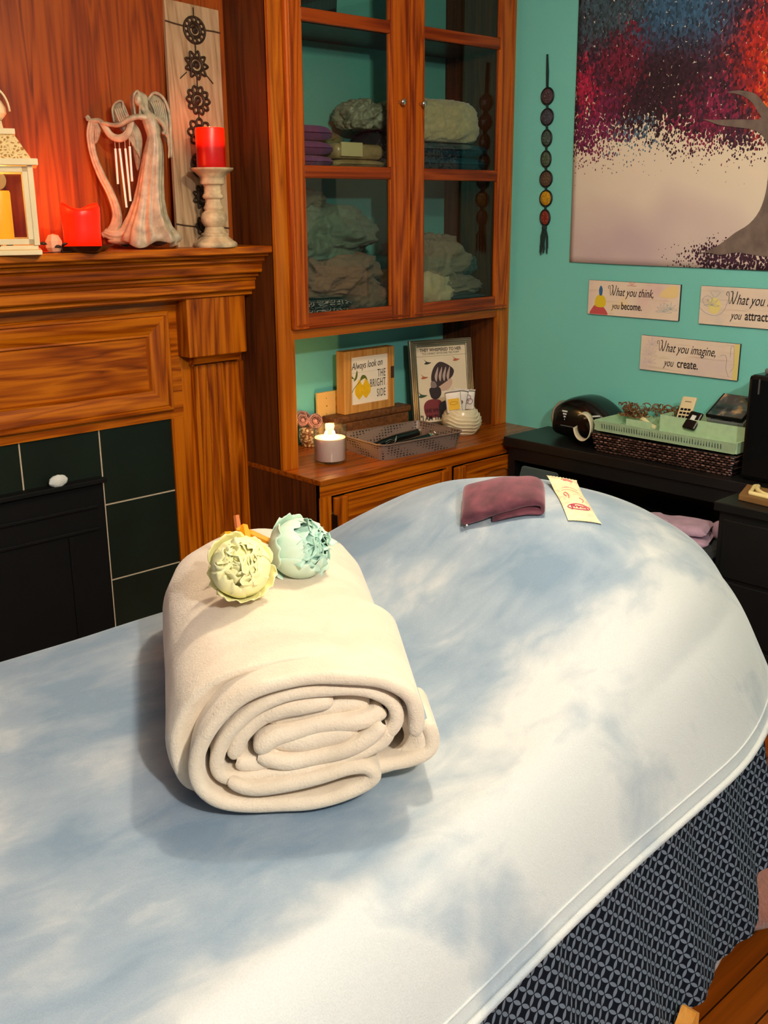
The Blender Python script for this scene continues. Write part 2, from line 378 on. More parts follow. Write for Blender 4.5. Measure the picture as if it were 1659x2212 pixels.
# base unit
b = M().box(2.287, 3.565, 2.768, 3.31, .690, .710, .002); b.obj('countertop', oak('oak_counter', 0, rgb(96, 40, 4), rgb(140, 64, 8), rgb(164, 84, 16), rough=.25, seed=7.7), cab)
b = M().mat(0); b.box(2.287, 2.342, 2.775, 2.795, 0, .69); b.box(2.951, 2.985, 2.775, 2.795, 0, .69); b.mat(1); b.box(2.287, 3.565, 2.774, 2.795, .644, .69); b.mat(0); b.box(3.49, 3.565, 2.775, 2.795, 0, .69)
b.obj('base_frame', [oakZ, oakX], cab)
for x0, x1 in ((2.346, 2.948), (2.990, 3.486)):
    y0, y1 = 2.752, 2.774; z0, z1 = .08, .638; s = .058
    d = M().mat(0); d.box(x0, x0+s, y0, y1, z0, z1, .004); d.box(x1-s, x1, y0, y1, z0, z1, .004); d.mat(1)
    # arched cathedral top rail
    mid = (x0+x1)/2; n = 16; top = []; poly = [(x0+s, z1), (x1-s, z1)]
    for k in range(n+1):
        t = k/n; xx = x1-s-(x1-x0-2*s)*t; u = abs(2*t-1); zz = z1-.05-.075*sstep(.25, .8, u)
        poly.append((xx, zz))
    d.prism(poly, y1-y0, frame((0, y1, 0), (1, 0, 0), (0, 0, 1), (0, -1, 0))); d.box(x0+s, x1-s, y0, y1, z0, z0+s, .004)
    d.mat(2); d.box(x0+s-.004, x1-s+.004, y0+.010, y1-.002, z0+s-.004, z1-.03)
    d.box(x0+s+.03, x1-s-.03, y0+.003, y0+.011, z0+s+.03, z1-.17, .004)
    o = d.obj('door', [oakZ, oakX, oak('oak_base_panel', 0, rgb(96, 40, 8), rgb(150, 72, 18), rgb(178, 96, 28), seed=x0)], cab)
    M().box(x0-.008, x0+.002, y0-.003, y1, .50, .575, .002).obj('hinge', plain('dark_hinge', rgb(40, 34, 28), rough=.4, metal=.7), o)
# ------------------------------------------------------------------ massage table, sheet, blanket
def hemY(x): return .748+.124*(x-.858)
def surf(x, y):
    xe, yf, zt, H, x0, x1, rx, ry, sl, fb = 2.29, 1.951, .786, .254, 1.089, 1.802, .641, .527, 2.317, .75
    yn = hemY(x)+.085; yc = (yn+yf)/2; hy = (yf-yn)/2
    qx = max(x-(xe-rx), 0)/rx; qy = abs(y-yc)/hy
    f = (qx**2.4+qy**2.4)**(1/2.4)
    d = (f-1)*min(hy, rx) if qx > 0 else (qy-1)*hy
    u = max(0, min(1, (d+.42)/.42))
    bump = H*sstep(x0, x1, x)*(1-u*u*fb)
    e = d+.06
    drop = 0 if e <= 0 else (e*e/.24*sl if e < .12 else .06*sl+(e-.12)*sl)
    z = zt+bump-drop
    # soft rumples over the bolster and creases along the far edge
    P = Vector((x*3.2, y*3.2, .3)); w = sstep(1.0, 1.7, x)
    z += .010*w*noise.noise(P*1.3)+.0022*w*noise.noise(Vector((x*9, y*16, 2)))*sstep(.3, -.2, abs(y-1.65)-.2)
    z += .003*noise.noise(Vector((x*2.2, y*4, 5)))+.0025*noise.noise(Vector((x*5, y*22, 9)))*sstep(1.6, 1.9, y)
    return z
ZH = .60
cols = []; nx, ny = 330, 190
X0, X1 = -.35, 2.56
def solve(x, ya, yb, zt):
    # edge between inside ya (z>zt) and outside yb
    for _ in range(26):
        m_ = (ya+yb)/2
        if surf(x, m_) > zt: ya = m_
        else: yb = m_
    return ya
x = X1
while max(surf(X1, y) for y in (1.2, 1.35, 1.45, 1.6)) < .44: X1 -= .004
rows = []
for i in range(nx+1):
    x = X0+(X1-X0)*(1-(1-i/nx)**1.15)
    zh = ZH-.16*sstep(2.1, 2.5, x)-.0*x
    ymid = 1.4
    if surf(x, ymid) <= zh: zh = surf(x, ymid)-.004
    y0 = solve(x, ymid, .3, zh); y1 = solve(x, ymid, 2.6, min(zh-.08, .50) if surf(x, ymid) > .52 else zh)
    row = []
    for j in range(ny+1):
        t = j/ny; tt = .5-.5*cos(pi*t); tt = .5*t+.5*tt
        y = y0+(y1-y0)*tt; row.append((x, y, surf(x, y)))
    rows.append(row)
HEM = [r[0] for r in rows]
def blanket_mat():
    m, nt, b = newmat('pale_blue_plush')
    v = coords(nt, (1, 1, 1))
    n0 = N(nt, 'ShaderNodeTexNoise'); n0.inputs['Scale'].default_value = 3.0; n0.inputs['Detail'].default_value = 5; n0.inputs['Roughness'].default_value = .5; n0.inputs['Distortion'].default_value = .3; L(nt, v, n0.inputs['Vector'])
    v1 = coords(nt, (7, 15, 7), (0, 0, .6)); n1 = N(nt, 'ShaderNodeTexNoise'); n1.inputs['Scale'].default_value = 1; n1.inputs['Detail'].default_value = 5; n1.inputs['Distortion'].default_value = .7; L(nt, v1, n1.inputs['Vector'])
    v2 = coords(nt); n2 = N(nt, 'ShaderNodeTexNoise'); n2.inputs['Scale'].default_value = 420; n2.inputs['Detail'].default_value = 2; L(nt, v2, n2.inputs['Vector'])
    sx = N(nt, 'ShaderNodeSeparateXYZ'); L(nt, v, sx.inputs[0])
    # lit sheen painted into pile colour over the near side and the outer end
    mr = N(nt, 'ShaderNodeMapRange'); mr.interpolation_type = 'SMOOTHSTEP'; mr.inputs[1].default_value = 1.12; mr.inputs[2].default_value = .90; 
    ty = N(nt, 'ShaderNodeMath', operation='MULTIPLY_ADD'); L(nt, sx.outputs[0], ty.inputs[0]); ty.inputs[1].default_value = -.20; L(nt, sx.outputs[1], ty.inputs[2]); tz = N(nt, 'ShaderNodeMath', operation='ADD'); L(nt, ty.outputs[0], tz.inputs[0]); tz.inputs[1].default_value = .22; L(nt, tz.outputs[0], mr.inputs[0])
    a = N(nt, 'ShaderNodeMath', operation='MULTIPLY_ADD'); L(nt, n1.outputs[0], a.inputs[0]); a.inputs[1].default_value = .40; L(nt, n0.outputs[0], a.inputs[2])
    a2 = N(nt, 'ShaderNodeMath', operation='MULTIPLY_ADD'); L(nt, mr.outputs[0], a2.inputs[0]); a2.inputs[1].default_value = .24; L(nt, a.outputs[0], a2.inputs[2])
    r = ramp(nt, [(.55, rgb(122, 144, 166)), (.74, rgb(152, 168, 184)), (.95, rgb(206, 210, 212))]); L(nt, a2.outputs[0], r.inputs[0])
    mx = N(nt, 'ShaderNodeMix', data_type='RGBA', blend_type='MULTIPLY'); mx.inputs[0].default_value = .3
    r2 = ramp(nt, [(.3, (.72, .72, .72, 1)), (.7, (1, 1, 1, 1))]); L(nt, n2.outputs[0], r2.inputs[0])
    L(nt, r.outputs[0], mx.inputs[6]); L(nt, r2.outputs[0], mx.inputs[7]); L(nt, mx.outputs[2], b.inputs['Base Color'])
    b.inputs['Roughness'].default_value = .9; b.inputs['Specular IOR Level'].default_value = .1
    b.inputs['Sheen Weight'].default_value = .35; b.inputs['Sheen Roughness'].default_value = .4; b.inputs['Sheen Tint'].default_value = (.9, .95, 1, 1)
    bp = N(nt, 'ShaderNodeBump'); bp.inputs['Strength'].default_value = .35; bp.inputs['Distance'].default_value = .002; L(nt, n2.outputs[0], bp.inputs['Height'])
    bp2 = N(nt, 'ShaderNodeBump'); bp2.inputs['Strength'].default_value = .3; bp2.inputs['Distance'].default_value = .01; L(nt, n1.outputs[0], bp2.inputs['Height']); L(nt, bp.outputs[0], bp2.inputs['Normal'])
    L(nt, bp2.outputs[0], b.inputs['Normal']); return m
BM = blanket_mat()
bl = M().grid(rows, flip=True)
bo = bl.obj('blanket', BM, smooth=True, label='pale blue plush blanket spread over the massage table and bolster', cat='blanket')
sd = bo.modifiers.new('thick', 'SOLIDIFY'); sd.thickness = .006; sd.offset = -1
hp = [Vector((p[0], p[1]-.004, p[2]-.002)) for p in HEM[::3]]
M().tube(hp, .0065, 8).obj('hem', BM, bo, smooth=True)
hp2 = [Vector((p[0], p[1]-.0015, surf(p[0], p[1]+.0095)+.0005)) + Vector((0, .0105, 0)) for p in HEM[::3]]
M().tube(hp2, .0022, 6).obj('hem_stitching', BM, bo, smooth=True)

tb = thing('massage_table', 'beech wood massage table hidden under the blanket, its notched leg showing below the sheet', 'table', (1.1, 1.4, 0))
vin = plain('table_vinyl', rgb(120, 110, 100), rough=.6)
beech = oak('beech_wood', 2, rgb(216, 138, 50), rgb(232, 158, 66), rgb(240, 172, 84), seed=2)
M().box(-.3, 1.95, 1.0, 1.85, .62, .735, .03).obj('table_top', vin, tb)
for x in (1.50, -.2):
    for y in (.765, 1.85):
        b = M(); s = 1 if y < 1 else -1
        b.prism([(0, 0), (.052, 0), (.052, .215), (.040, .222), (.0, .165)], .03, frame((x-.055, y+.015, 0), (1, 0, 0), (0, 0, 1), (0, -1, 0)))
        b.box(x-.05, x-.005, 1.02 if y < 1 else 1.79, 1.06 if y < 1 else 1.83, 0, .62); b.box(x-.04, x-.01, min(y, 1.06 if y < 1 else 1.79)+.0, max(y, 1.06 if y < 1 else 1.79), 0, .05)
        lg = b.obj('leg', beech, tb)
        if y < 1 and x > 1: M().tube([(x-.018, y-.0152, .190), (x-.018, y-.014, .190)], (.0045), 10).obj('bolt_hole', black_m, lg)
# patterned sheet hanging under the blanket
def sheet_mat():
    m, nt, b = newmat('circle_pattern_sheet')
    tc = N(nt, 'ShaderNodeTexCoord'); mp = N(nt, 'ShaderNodeMapping'); mp.inputs['Scale'].default_value = (45, 45, 1); mp.inputs['Rotation'].default_value = (0, 0, pi/4); L(nt, tc.outputs['UV'], mp.inputs[0])
    sp = N(nt, 'ShaderNodeSeparateXYZ'); L(nt, mp.outputs[0], sp.inputs[0])
    fx = N(nt, 'ShaderNodeMath', operation='FRACT'); fy = N(nt, 'ShaderNodeMath', operation='FRACT'); L(nt, sp.outputs[0], fx.inputs[0]); L(nt, sp.outputs[1], fy.inputs[0])
    acc = None
    for cx, cy in ((0, 0), (1, 0), (0, 1), (1, 1)):
        a = N(nt, 'ShaderNodeMath', operation='SUBTRACT'); L(nt, fx.outputs[0], a.inputs[0]); a.inputs[1].default_value = cx
        c = N(nt, 'ShaderNodeMath', operation='SUBTRACT'); L(nt, fy.outputs[0], c.inputs[0]); c.inputs[1].default_value = cy
        a2 = N(nt, 'ShaderNodeMath', operation='MULTIPLY'); L(nt, a.outputs[0], a2.inputs[0]); L(nt, a.outputs[0], a2.inputs[1])
        c2 = N(nt, 'ShaderNodeMath', operation='MULTIPLY_ADD'); L(nt, c.outputs[0], c2.inputs[0]); L(nt, c.outputs[0], c2.inputs[1]); L(nt, a2.outputs[0], c2.inputs[2])
        l = N(nt, 'ShaderNodeMath', operation='LESS_THAN'); L(nt, c2.outputs[0], l.inputs[0]); l.inputs[1].default_value = .672**2
        if acc is None: acc = l.outputs[0]
        else:
            s = N(nt, 'ShaderNodeMath', operation='ADD'); L(nt, acc, s.inputs[0]); L(nt, l.outputs[0], s.inputs[1]); acc = s.outputs[0]
    g = N(nt, 'ShaderNodeMath', operation='GREATER_THAN'); L(nt, acc, g.inputs[0]); g.inputs[1].default_value = 1.5
    mx = N(nt, 'ShaderNodeMix', data_type='RGBA'); L(nt, g.outputs[0], mx.inputs[0]); mx.inputs[6].default_value = rgb(8, 14, 26); mx.inputs[7].default_value = rgb(112, 124, 140)
    L(nt, mx.outputs[2], b.inputs['Base Color']); b.inputs['Roughness'].default_value = .85; b.inputs['Specular IOR Level'].default_value = .15; return m
# plan curve of the hanging sheet: along the near side, then round the head end
plan = [Vector((-.3+i*.01, hemY(-.3+i*.01)+.055, 0)) for i in range(226)]
plan += bez([(1.955, .939), (2.13, .960), (2.27, 1.04), (2.35, 1.22), (2.36, 1.42), (2.31, 1.62), (2.18, 1.78)], 14)
def plan_at(i):
    p = plan[i]; t = (plan[min(i+1, len(plan)-1)]-plan[max(i-1, 0)]).normalized(); return p, Vector((t.y, -t.x, 0))
arcs = [0.0]
for i in range(1, len(plan)): arcs.append(arcs[-1]+(plan[i]-plan[i-1]).length)
s = M(); rws = []; s.uv = []; NZ = 40; arc = 0; prev = None
for i in range(len(plan)):
    p0, nn = plan_at(i); x = arcs[i]-.3
    amp = .010*(1+.4*noise.noise(Vector((x*2, 0, 0))))
    row = []
    for k in range(NZ+1):
        t = k/NZ; z = .70-(.70-.160)*t-(.12*t*sstep(1.95, 2.25, x) if False else 0)
        fo = (.25+.75*t)*amp*(sin(x*2*pi/.23+2.2*noise.noise(Vector((x*3, 1.2, t*.6)))*1.2)+.30*sin(x*2*pi/.083+1.3+t))*.9
        out = .018*t+.068*t*sstep(0, 1, t)-fo
        out -= .16*(1-t)*sstep(2.0, 2.3, x)
        if p0.x > 1.95: z = z-.32*sstep(2.05, 2.35, x)*(1-t)
        q_ = p0+nn*out; xx = q_.x+(.06*t if i < 226 else .06*t*max(0, 1-(i-226)/14)); sz = surf(xx, q_.y)
        if i > 222 and sz > .36: z = min(z, sz-.04-.05*sstep(222, 240, i))
        row.append((xx, q_.y, z))
    p = Vector(row[NZ//2][:2]); arc += (p-prev).length if prev is not None else 0; prev = p
    s.uv += [(arc, .54*(k/NZ)) for k in range(NZ+1)]; rws.append(row)
s.grid(rws, flip=True)
s.obj('bed_sheet', sheet_mat(), smooth=True, label='dark navy bed sheet with grey interlocking circle pattern hanging below the blanket', cat='bed sheet')
br = M(); rws = []
for i in range(60, 236):
    p0, nn = plan_at(i); x = arcs[i]-.3; row = []
    for k in range(13):
        t = k/12
        out = -.023+.085*t-.004*sin(x*2*pi/.19+1)*t+.06*sstep(1.8, 1.9, x)*sstep(.72, .95, t)*(1-sstep(1.98, 2.1, x))
        z = .5-(.5-.140-.008*sin(x*9))*t+.03*sstep(1.82, 2.0, x)*t*(1-sstep(2.0, 2.1, x))
        q_ = p0+nn*out; row.append((q_.x+(.06*t if i < 226 else .06*t*max(0, 1-(i-226)/14)), q_.y, z))
    rws.append(row)
br.grid(rws, flip=True); o = br.obj('fleece_cover', plain('brown_fleece', rgb(150, 98, 84), rough=1, bump=.6, bscale=160, var=.15, vscale=90, sheen=.4), smooth=True, label='mauve brown fleece pad edge peeking out beneath the patterned sheet', cat='cover')
o.modifiers.new('thick', 'SOLIDIFY').thickness = .01

# ------------------------------------------------------------------ rolled cream blanket
plush = None
def plush_mat(name, c0, c1, fine=300):
    m, nt, b = newmat(name); v = coords(nt)
    n0 = N(nt, 'ShaderNodeTexNoise'); n0.inputs['Scale'].default_value = 9; n0.inputs['Detail'].default_value = 5; n0.inputs['Distortion'].default_value = .8; L(nt, v, n0.inputs['Vector'])
    r = ramp(nt, [(.3, c0), (.7, c1)]); L(nt, n0.outputs[0], r.inputs[0]); L(nt, r.outputs[0], b.inputs['Base Color'])
    n2 = N(nt, 'ShaderNodeTexNoise'); n2.inputs['Scale'].default_value = fine; n2.inputs['Detail'].default_value = 3; L(nt, v, n2.inputs['Vector'])
    n3 = N(nt, 'ShaderNodeTexNoise'); n3.inputs['Scale'].default_value = 70; n3.inputs['Detail'].default_value = 2; L(nt, v, n3.inputs['Vector'])
    bp = N(nt, 'ShaderNodeBump'); bp.inputs['Strength'].default_value = .5; bp.inputs['Distance'].default_value = .003; L(nt, n2.outputs[0], bp.inputs['Height'])
    bq = N(nt, 'ShaderNodeBump'); bq.inputs['Strength'].default_value = .35; bq.inputs['Distance'].default_value = .004; L(nt, n3.outputs[0], bq.inputs['Height']); L(nt, bp.outputs[0], bq.inputs['Normal']); L(nt, bq.outputs[0], b.inputs['Normal'])
    b.inputs['Roughness'].default_value = .95; b.inputs['Specular IOR Level'].default_value = .1; b.inputs['Sheen Weight'].default_value = .4; return m
cream = plush_mat('cream_plush', rgb(222, 205, 182), rgb(240, 224, 202))
# face frame of the roll: u right, v up, a away along the axis
NA = Vector((.6, .8, 0)); UA = Vector((.8, -.6, 0)); C0 = 1.345
def RP(u, v, a): return UA*u+NA*(C0+a)+Vector((0, 0, v))
def band(mb, path, t, a0, a1, wob=0, seed=0, n=6, taper=None):
    """thick sheet following path (u,v); rounded front edge at a0"""
    P = bez(path, n); m = len(P); rows = []
    for i, p in enumerate(P):
        tg = (P[min(i+1, m-1)]-P[max(i-1, 0)]).normalized(); nm = Vector((-tg.y, tg.x, 0))
        e = 1.0
        if i < 4: e = (.35, .7, .88, .97)[i]
        if m-1-i < 4: e = (.35, .7, .88, .97)[m-1-i]
        tt = t*e; s_ = wob*noise.noise(Vector((p.x*14, p.y*14, seed)))
        aa = a0+s_+(1-e)*t
        row = [RP(p.x+nm.x*tt, p.y+nm.y*tt, a1)]
        for k in range(4): 
            q = aa+tt+(a1-aa-tt)*(1-k/3.0)**2 if k < 3 else aa+tt
            if k: row.append(RP(p.x+nm.x*tt, p.y+nm.y*tt, q))
        for k in range(1, 10):
            an = pi*k/10; row.append(RP(p.x+nm.x*tt*cos(an), p.y+nm.y*tt*cos(an), aa+tt-tt*sin(an)))
        for k in range(4):
            q = aa+tt+(a1-aa-tt)*(k/3.0)**2
            row.append(RP(p.x-nm.x*tt, p.y-nm.y*tt, q))
        rows.append(row)
    mb.grid(rows)
def vshift(l, du=0, dv=0): return [(u+du, v+dv) for u, v in l]
roll = thing('rolled_blanket', 'thick cream plush blanket folded and rolled, lying on the pale blue blanket', 'blanket', (.95, 1.3, .79))
outline = [(-.125, .800), (-.158, .822), (-.168, .87), (-.158, .925), (-.125, .972), (-.07, 1.002), (0, 1.016), (.075, 1.016), (.135, 1.008), (.178, .985), (.200, .95), (.205, .915), (.222, .880), (.222, .850), (.19, .826), (.14, .812), (.06, .797), (-.04, .794)]
OP = bez(outline, 5, closed=True); cc = Vector((.02, .895, 0)); rows = []
for (a, sc, sh, lift) in [(.075, .80, 0, 0), (.055, .90, 0, 0), (.052, .96, 0, 0), (.060, .99, 0, 0), (.085, 1.0, -.006, 0), (.18, 1.015, -.014, 0), (.32, 1.03, -.022, .002), (.46, 1.05, -.036, .004), (.58, 1.05, -.046, .006), (.66, 1.01, -.050, .006), (.71, .94, -.050, .004), (.745, .82, -.050, 0), (.765, .62, -.050, 0), (.772, .3, -.050, 0)]:
    row = []
    for i, p in enumerate(OP):
        d = (p-cc); q = cc+d*sc
        nz = .006*noise.noise(Vector((q.x*7, q.y*7, a*6)))+.003*noise.noise(Vector((q.x*20, q.y*20, a*14)))
        q = q+d.normalized()*nz
        vv = q.y+lift*(1 if q.y > .85 else 0)
        row.append(RP(q.x+sh, max(vv, .789), a))
    rows.append(row)
M().grid(rows, cu=True, flip=True).obj('outer_wrap', cream, roll, smooth=True)
lay = M()
# second layer: rounded rim that sweeps over the top, round the left and into the bottom fold
l2 = [(.199, .900), (.203, .930), (.192, .968), (.160, .992), (.110, 1.004), (.050, 1.007), (-.01, 1.000), (-.062, .978), (-.104, .938), (-.128, .890), (-.128, .845), (-.100, .812), (-.050, .800), (.01, .799), (.07, .805), (.115, .818), (.136, .834), (.128, .850), (.100, .852), (.050, .842), (0, .832), (-.05, .830), (-.085, .845)]
band(lay, [(u*.97, v*.97+.028) for u, v in l2], .0115, 0.0, .30, .006, 1)
l2o = lay.obj('rolled_layer', cream, roll, smooth=True)
lay = M(); l3 = [(.150, .895), (.168, .925), (.158, .955), (.120, .975), (.060, .980), (.005, .974), (-.045, .950), (-.082, .912), (-.098, .872), (-.088, .848), (-.055, .845), (-.01, .848), (.05, .856), (.10, .868), (.145, .888), (.160, .915)]
band(lay, l3, .0105, .012, .28, .006, 2); lay.obj('rolled_layer', cream, roll, smooth=True)
lay = M(); band(lay, [(.215, .905), (.226, .875), (.222, .852), (.195, .838), (.15, .83), (.11, .822)], .012, .045, .16, .004, 3); lay.obj('loose_flap', cream, roll, smooth=True)
core = [
 ([(-.075, .872), (-.062, .905), (-.035, .932), (.0, .948), (.045, .957), (.075, .957)], .013, .015),
 ([(-.04, .885), (-.015, .905), (.02, .912), (.055, .920), (.10, .922), (.135, .930), (.15, .94)], .014, .018),
 ([(-.038, .878), (0, .868), (.045, .872), (.09, .882), (.128, .900), (.148, .922)], .0125, .004),
 ([(-.03, .900), (.02, .893), (.07, .900), (.11, .912)], .017, .016),
 ([(.02, .870), (.045, .856), (.09, .866), (.13, .886)], .012, .016),
 ([(-.07, .870), (-.045, .862), (-.02, .868), (-.005, .880)], .014, .014),
 ([(-.02, .925), (.03, .938), (.09, .945), (.13, .945)], .015, .030),
]
for i, (p, t, a) in enumerate(core):
    lay = M(); band(lay, p, t, a, .2, .012, 5+i); lay.obj('inner_fold', cream, roll, smooth=True)
cl = bez([(-.10, .85), (-.105, .90), (-.05, .955), (.05, .985), (.14, .970), (.175, .925), (.13, .87), (.0, .84)], 4, True)
M().prism([(p.x, p.y) for p in cl], .1, Matrix(((UA.x, 0, NA.x, NA.x*(C0+.075)), (UA.y, 0, NA.y, NA.y*(C0+.075)), (0, 1, 0, 0), (0, 0, 0, 1)))).obj('core', cream, roll)
# ------------------------------------------------------------------ items on the mantel
MT = 1.5245
# local frame facing the camera: u right (camera right, level), v up, w towards the camera
UR = Vector((.728, -.686, 0)).normalized(); WR = Vector((-.686, -.728, 0)).normalized()
def cf(x, y, z): return frame((x, y, z), UR, (0, 0, 1), WR)      # u,v,w
def cfz(x, y, z): return Matrix(((UR.x, -WR.x, 0, x), (UR.y, -WR.y, 0, y), (0, 0, 1, z), (0, 0, 0, 1)))  # u, depth away, up
# --- mandala board
def PP(px_, py_, Y): # helper used only for authoring distances along the camera-facing plane
    pass
bB0, bB1 = Vector((1.998, 3.155, MT)), Vector((2.216, 3.155, MT)); bT0, bT1 = Vector((2.047, 3.226, 2.309)), Vector((2.262, 3.226, 2.327))
by = (bT0-bB0).normalized(); bx = Vector((1, 0, 0)); bx = (bx-by*bx.dot(by)).normalized(); bz = bx.cross(by).normalized()
BT = frame(bB0, bx, by, bz); BWd = .215; BHt = .80
board = thing('mandala_board', 'tall weathered grey wooden board strung with dark metal mandalas, leaning on the wall', 'wall art', tuple(bB0))
greyw = oak('weathered_board', 2, rgb(128, 100, 72), rgb(166, 136, 102), rgb(184, 156, 122), rough=.85, seed=4)
b = M().tf(BT).box(0, BWd, 0, BHt, -.016, 0, .002); b.obj('board', greyw, board)
bronze = plain('dark_bronze', rgb(58, 40, 26), rough=.5, metal=.4, var=.3, vscale=60)
def disc(cx, cy, R, nl, style):
    d = M().tf(BT)
    def ring(r, t, n=48, cx=cx, cy=cy, z=.005): d.tube([(cx+r*cos(2*pi*k/n), cy+r*sin(2*pi*k/n), z) for k in range(n)], t, 6, closed=True)
    ring(R*.54, .0042); ring(R*.44, .0020)
    for k in range(nl):
        a = 2*pi*k/nl; 
        if style == 0: ring(R*.2, .0034, 14, cx+R*.76*cos(a), cy+R*.76*sin(a))
        elif style == 1: 
            a2 = a+pi/nl*1.0; P = [(cx+R*.56*cos(a-pi/nl*1.3), cy+R*.56*sin(a-pi/nl*1.3), .005), (cx+R*.98*cos(a), cy+R*.98*sin(a), .006), (cx+R*.56*cos(a+pi/nl*1.3), cy+R*.56*sin(a+pi/nl*1.3), .005)]
            d.tube(bez(P, 6), .0036, 6)
        else:
            P = [(cx+R*.55*cos(a-pi/nl), cy+R*.55*sin(a-pi/nl), .005), (cx+R*.86*cos(a-pi/nl*.7), cy+R*.86*sin(a-pi/nl*.7), .005), (cx+R*1.03*cos(a), cy+R*1.03*sin(a), .006), (cx+R*.86*cos(a+pi/nl*.7), cy+R*.86*sin(a+pi/nl*.7), .005), (cx+R*.55*cos(a+pi/nl), cy+R*.55*sin(a+pi/nl), .005)]
            d.tube(bez(P, 4), .0040, 6)
    if style == 0: ring(R*.95, .0036)
    # central spiral glyph
    d.tube([(cx+R*(.08+.22*t/20)*cos(t*.45+style), cy+R*(.08+.22*t/20)*sin(t*.45+style), .006) for t in range(21)], .0034, 6)
    d.ball((cx, cy, .007), (.005, .005, .004), 10, 8)
    return d.obj('mandala', bronze, board, smooth=True)
ys = [.718, .606, .492, .386, .278, .172, .075]
for i, yv in enumerate(ys): disc(.110, yv, (.044, .047, .045, .046, .043, .043, .034)[i], (12, 9, 10, 8, 10, 9, 8)[i], (0, 1, 2, 2, 0, 1, 2)[i])
d = M().tf(BT)
d.tube([(.110, .79, .003), (.110, .762, .004)], .0018, 6)
d.obj('link_wire', bronze, board)
for i in range(6): M().tf(BT).tube([(.110, ys[i]-.04, .004), (.110, ys[i+1]+.04, .004)], .0022, 6).obj('link_wire', bronze, board)
for sx in (-1, 1): M().tf(BT).tube([(.110+sx*.04, .578, .004), (.110+sx*.066, .555, .003)], .0018, 6).obj('link_wire', bronze, board)
for yy in (.728, .075):
    d = M().tf(BT).tube([(-.001, yy+.002, .0015), (.03, yy-.001, .002), (.07, yy-.003, .002), (.15, yy-.003, .002), (.19, yy-.001, .002), (BWd+.001, yy-.002, .0015)], .0026, 8)
    d.obj('twine', plain('brown_twine', rgb(70, 48, 30), rough=.95), board)
# --- candlestick + red candle
CX, CY = 2.090, 3.064
white_wash = plain('whitewashed_wood', rgb(200, 176, 138), rough=.65, var=.42, vscale=26, bump=.35, bscale=50)
cs = thing('candlestick', 'turned whitewashed wooden candlestick standing in front of the mandala board', 'candlestick', (CX, CY, MT))
pr = [(.0001, 0), (.073, 0), (.0755, .004), (.075, .012), (.069, .018), (.064, .020), (.050, .032), (.045, .036), (.047, .040), (.046, .045), (.038, .048), (.034, .060), (.031, .066), (.036, .072), (.044, .084), (.0455, .098), (.040, .112), (.030, .120), (.033, .126), (.034, .131), (.030, .136), (.026, .150), (.027, .157), (.034, .160), (.036, .166), (.034, .172), (.030, .176), (.029, .196), (.032, .203), (.040, .206), (.042, .213), (.040, .220), (.042, .228), (.056, .243), (.070, .250), (.073, .254), (.073, .258), (.066, .258), (.050, .254), (.0001, .254)]
M().lathe(pr, (CX, CY, MT), 48).obj('turned_stem', white_wash, cs, smooth=True, auto=50)
def wax(name, col, glow, estr, z0=None, z1=None):
    m, nt, b = newmat(name); b.inputs['Base Color'].default_value = col; b.inputs['Roughness'].default_value = .35
    b.inputs['Subsurface Weight'].default_value = .6; b.inputs['Subsurface Radius'].default_value = (.03, .006, .003)
    b.inputs['Emission Color'].default_value = glow
    if z0 is None: b.inputs['Emission Strength'].default_value = estr
    else:
        tc = N(nt, 'ShaderNodeTexCoord'); sp = N(nt, 'ShaderNodeSeparateXYZ'); L(nt, tc.outputs['Object'], sp.inputs[0])
        mr = N(nt, 'ShaderNodeMapRange'); mr.inputs[1].default_value = z0; mr.inputs[2].default_value = z1; mr.inputs[3].default_value = .04*estr; mr.inputs[4].default_value = estr; mr.interpolation_type = 'SMOOTHSTEP'
        L(nt, sp.outputs[2], mr.inputs[0]); L(nt, mr.outputs[0], b.inputs['Emission Strength'])
    return m
CZ = MT+.2545
rc = thing('pillar_candle', 'red pillar candle glowing at its top, standing on the white candlestick', 'candle', (CX, CY, CZ))
M().lathe([(.0001, 0), (.047, 0), (.0485, .003), (.0485, .124), (.047, .130), (.043, .131), (.034, .122), (.0001, .118)], (CX, CY, CZ), 40).obj('wax_body', wax('red_wax_lit', rgb(190, 6, 4), (1, .01, .0, 1), 1.5, CZ+.06, CZ+.10), rc, smooth=True, auto=50)
flame_m = plain('flame', rgb(255, 220, 120), emit=(1, .62, .2, 1), estr=14)
M().ball((CX, CY, CZ+.128), (.003, .003, .007), 10, 8).obj('led_flame', flame_m, rc, smooth=True)
lamp('candle_glow_light', (CX, CY, CZ+.155), .45, (1, .09, .012), .03)
# --- melted red candle on a dark tray
KX, KY = 1.5865, 3.045; KZ = MT+.014
tr = thing('candle_tray', 'dark brown square dish with flared rim under the melted red candle', 'dish', (KX, KY, MT))
b = M().tf(cfz(KX, KY, MT)); sq = lambda h, z: [(x*h, y*h, z) for x, y in ((-1, -1), (0, -1.02), (1, -1), (1.02, 0), (1, 1), (0, 1.02), (-1, 1), (-1.02, 0))]
b.grid([sq(.001, .001), sq(.052, .001), sq(.058, .004), sq(.078, .020), sq(.074, .020), sq(.056, .008), sq(.001, .007)], cu=True); b.obj('dish', plain('dark_brown_metal', rgb(38, 16, 12), rough=.35), tr)
mc = thing('melted_candle', 'bright red glowing candle with a wavy melted rim, sitting in the dark dish', 'candle', (KX, KY, MT+.008))
def wavy(a, r, z, k):
    w = max(0, (z-.085)/.04); return r*(1+.05*w*sin(a*3+1)), w*(.009*cos(2*a+.2)+.003*sin(3*a))
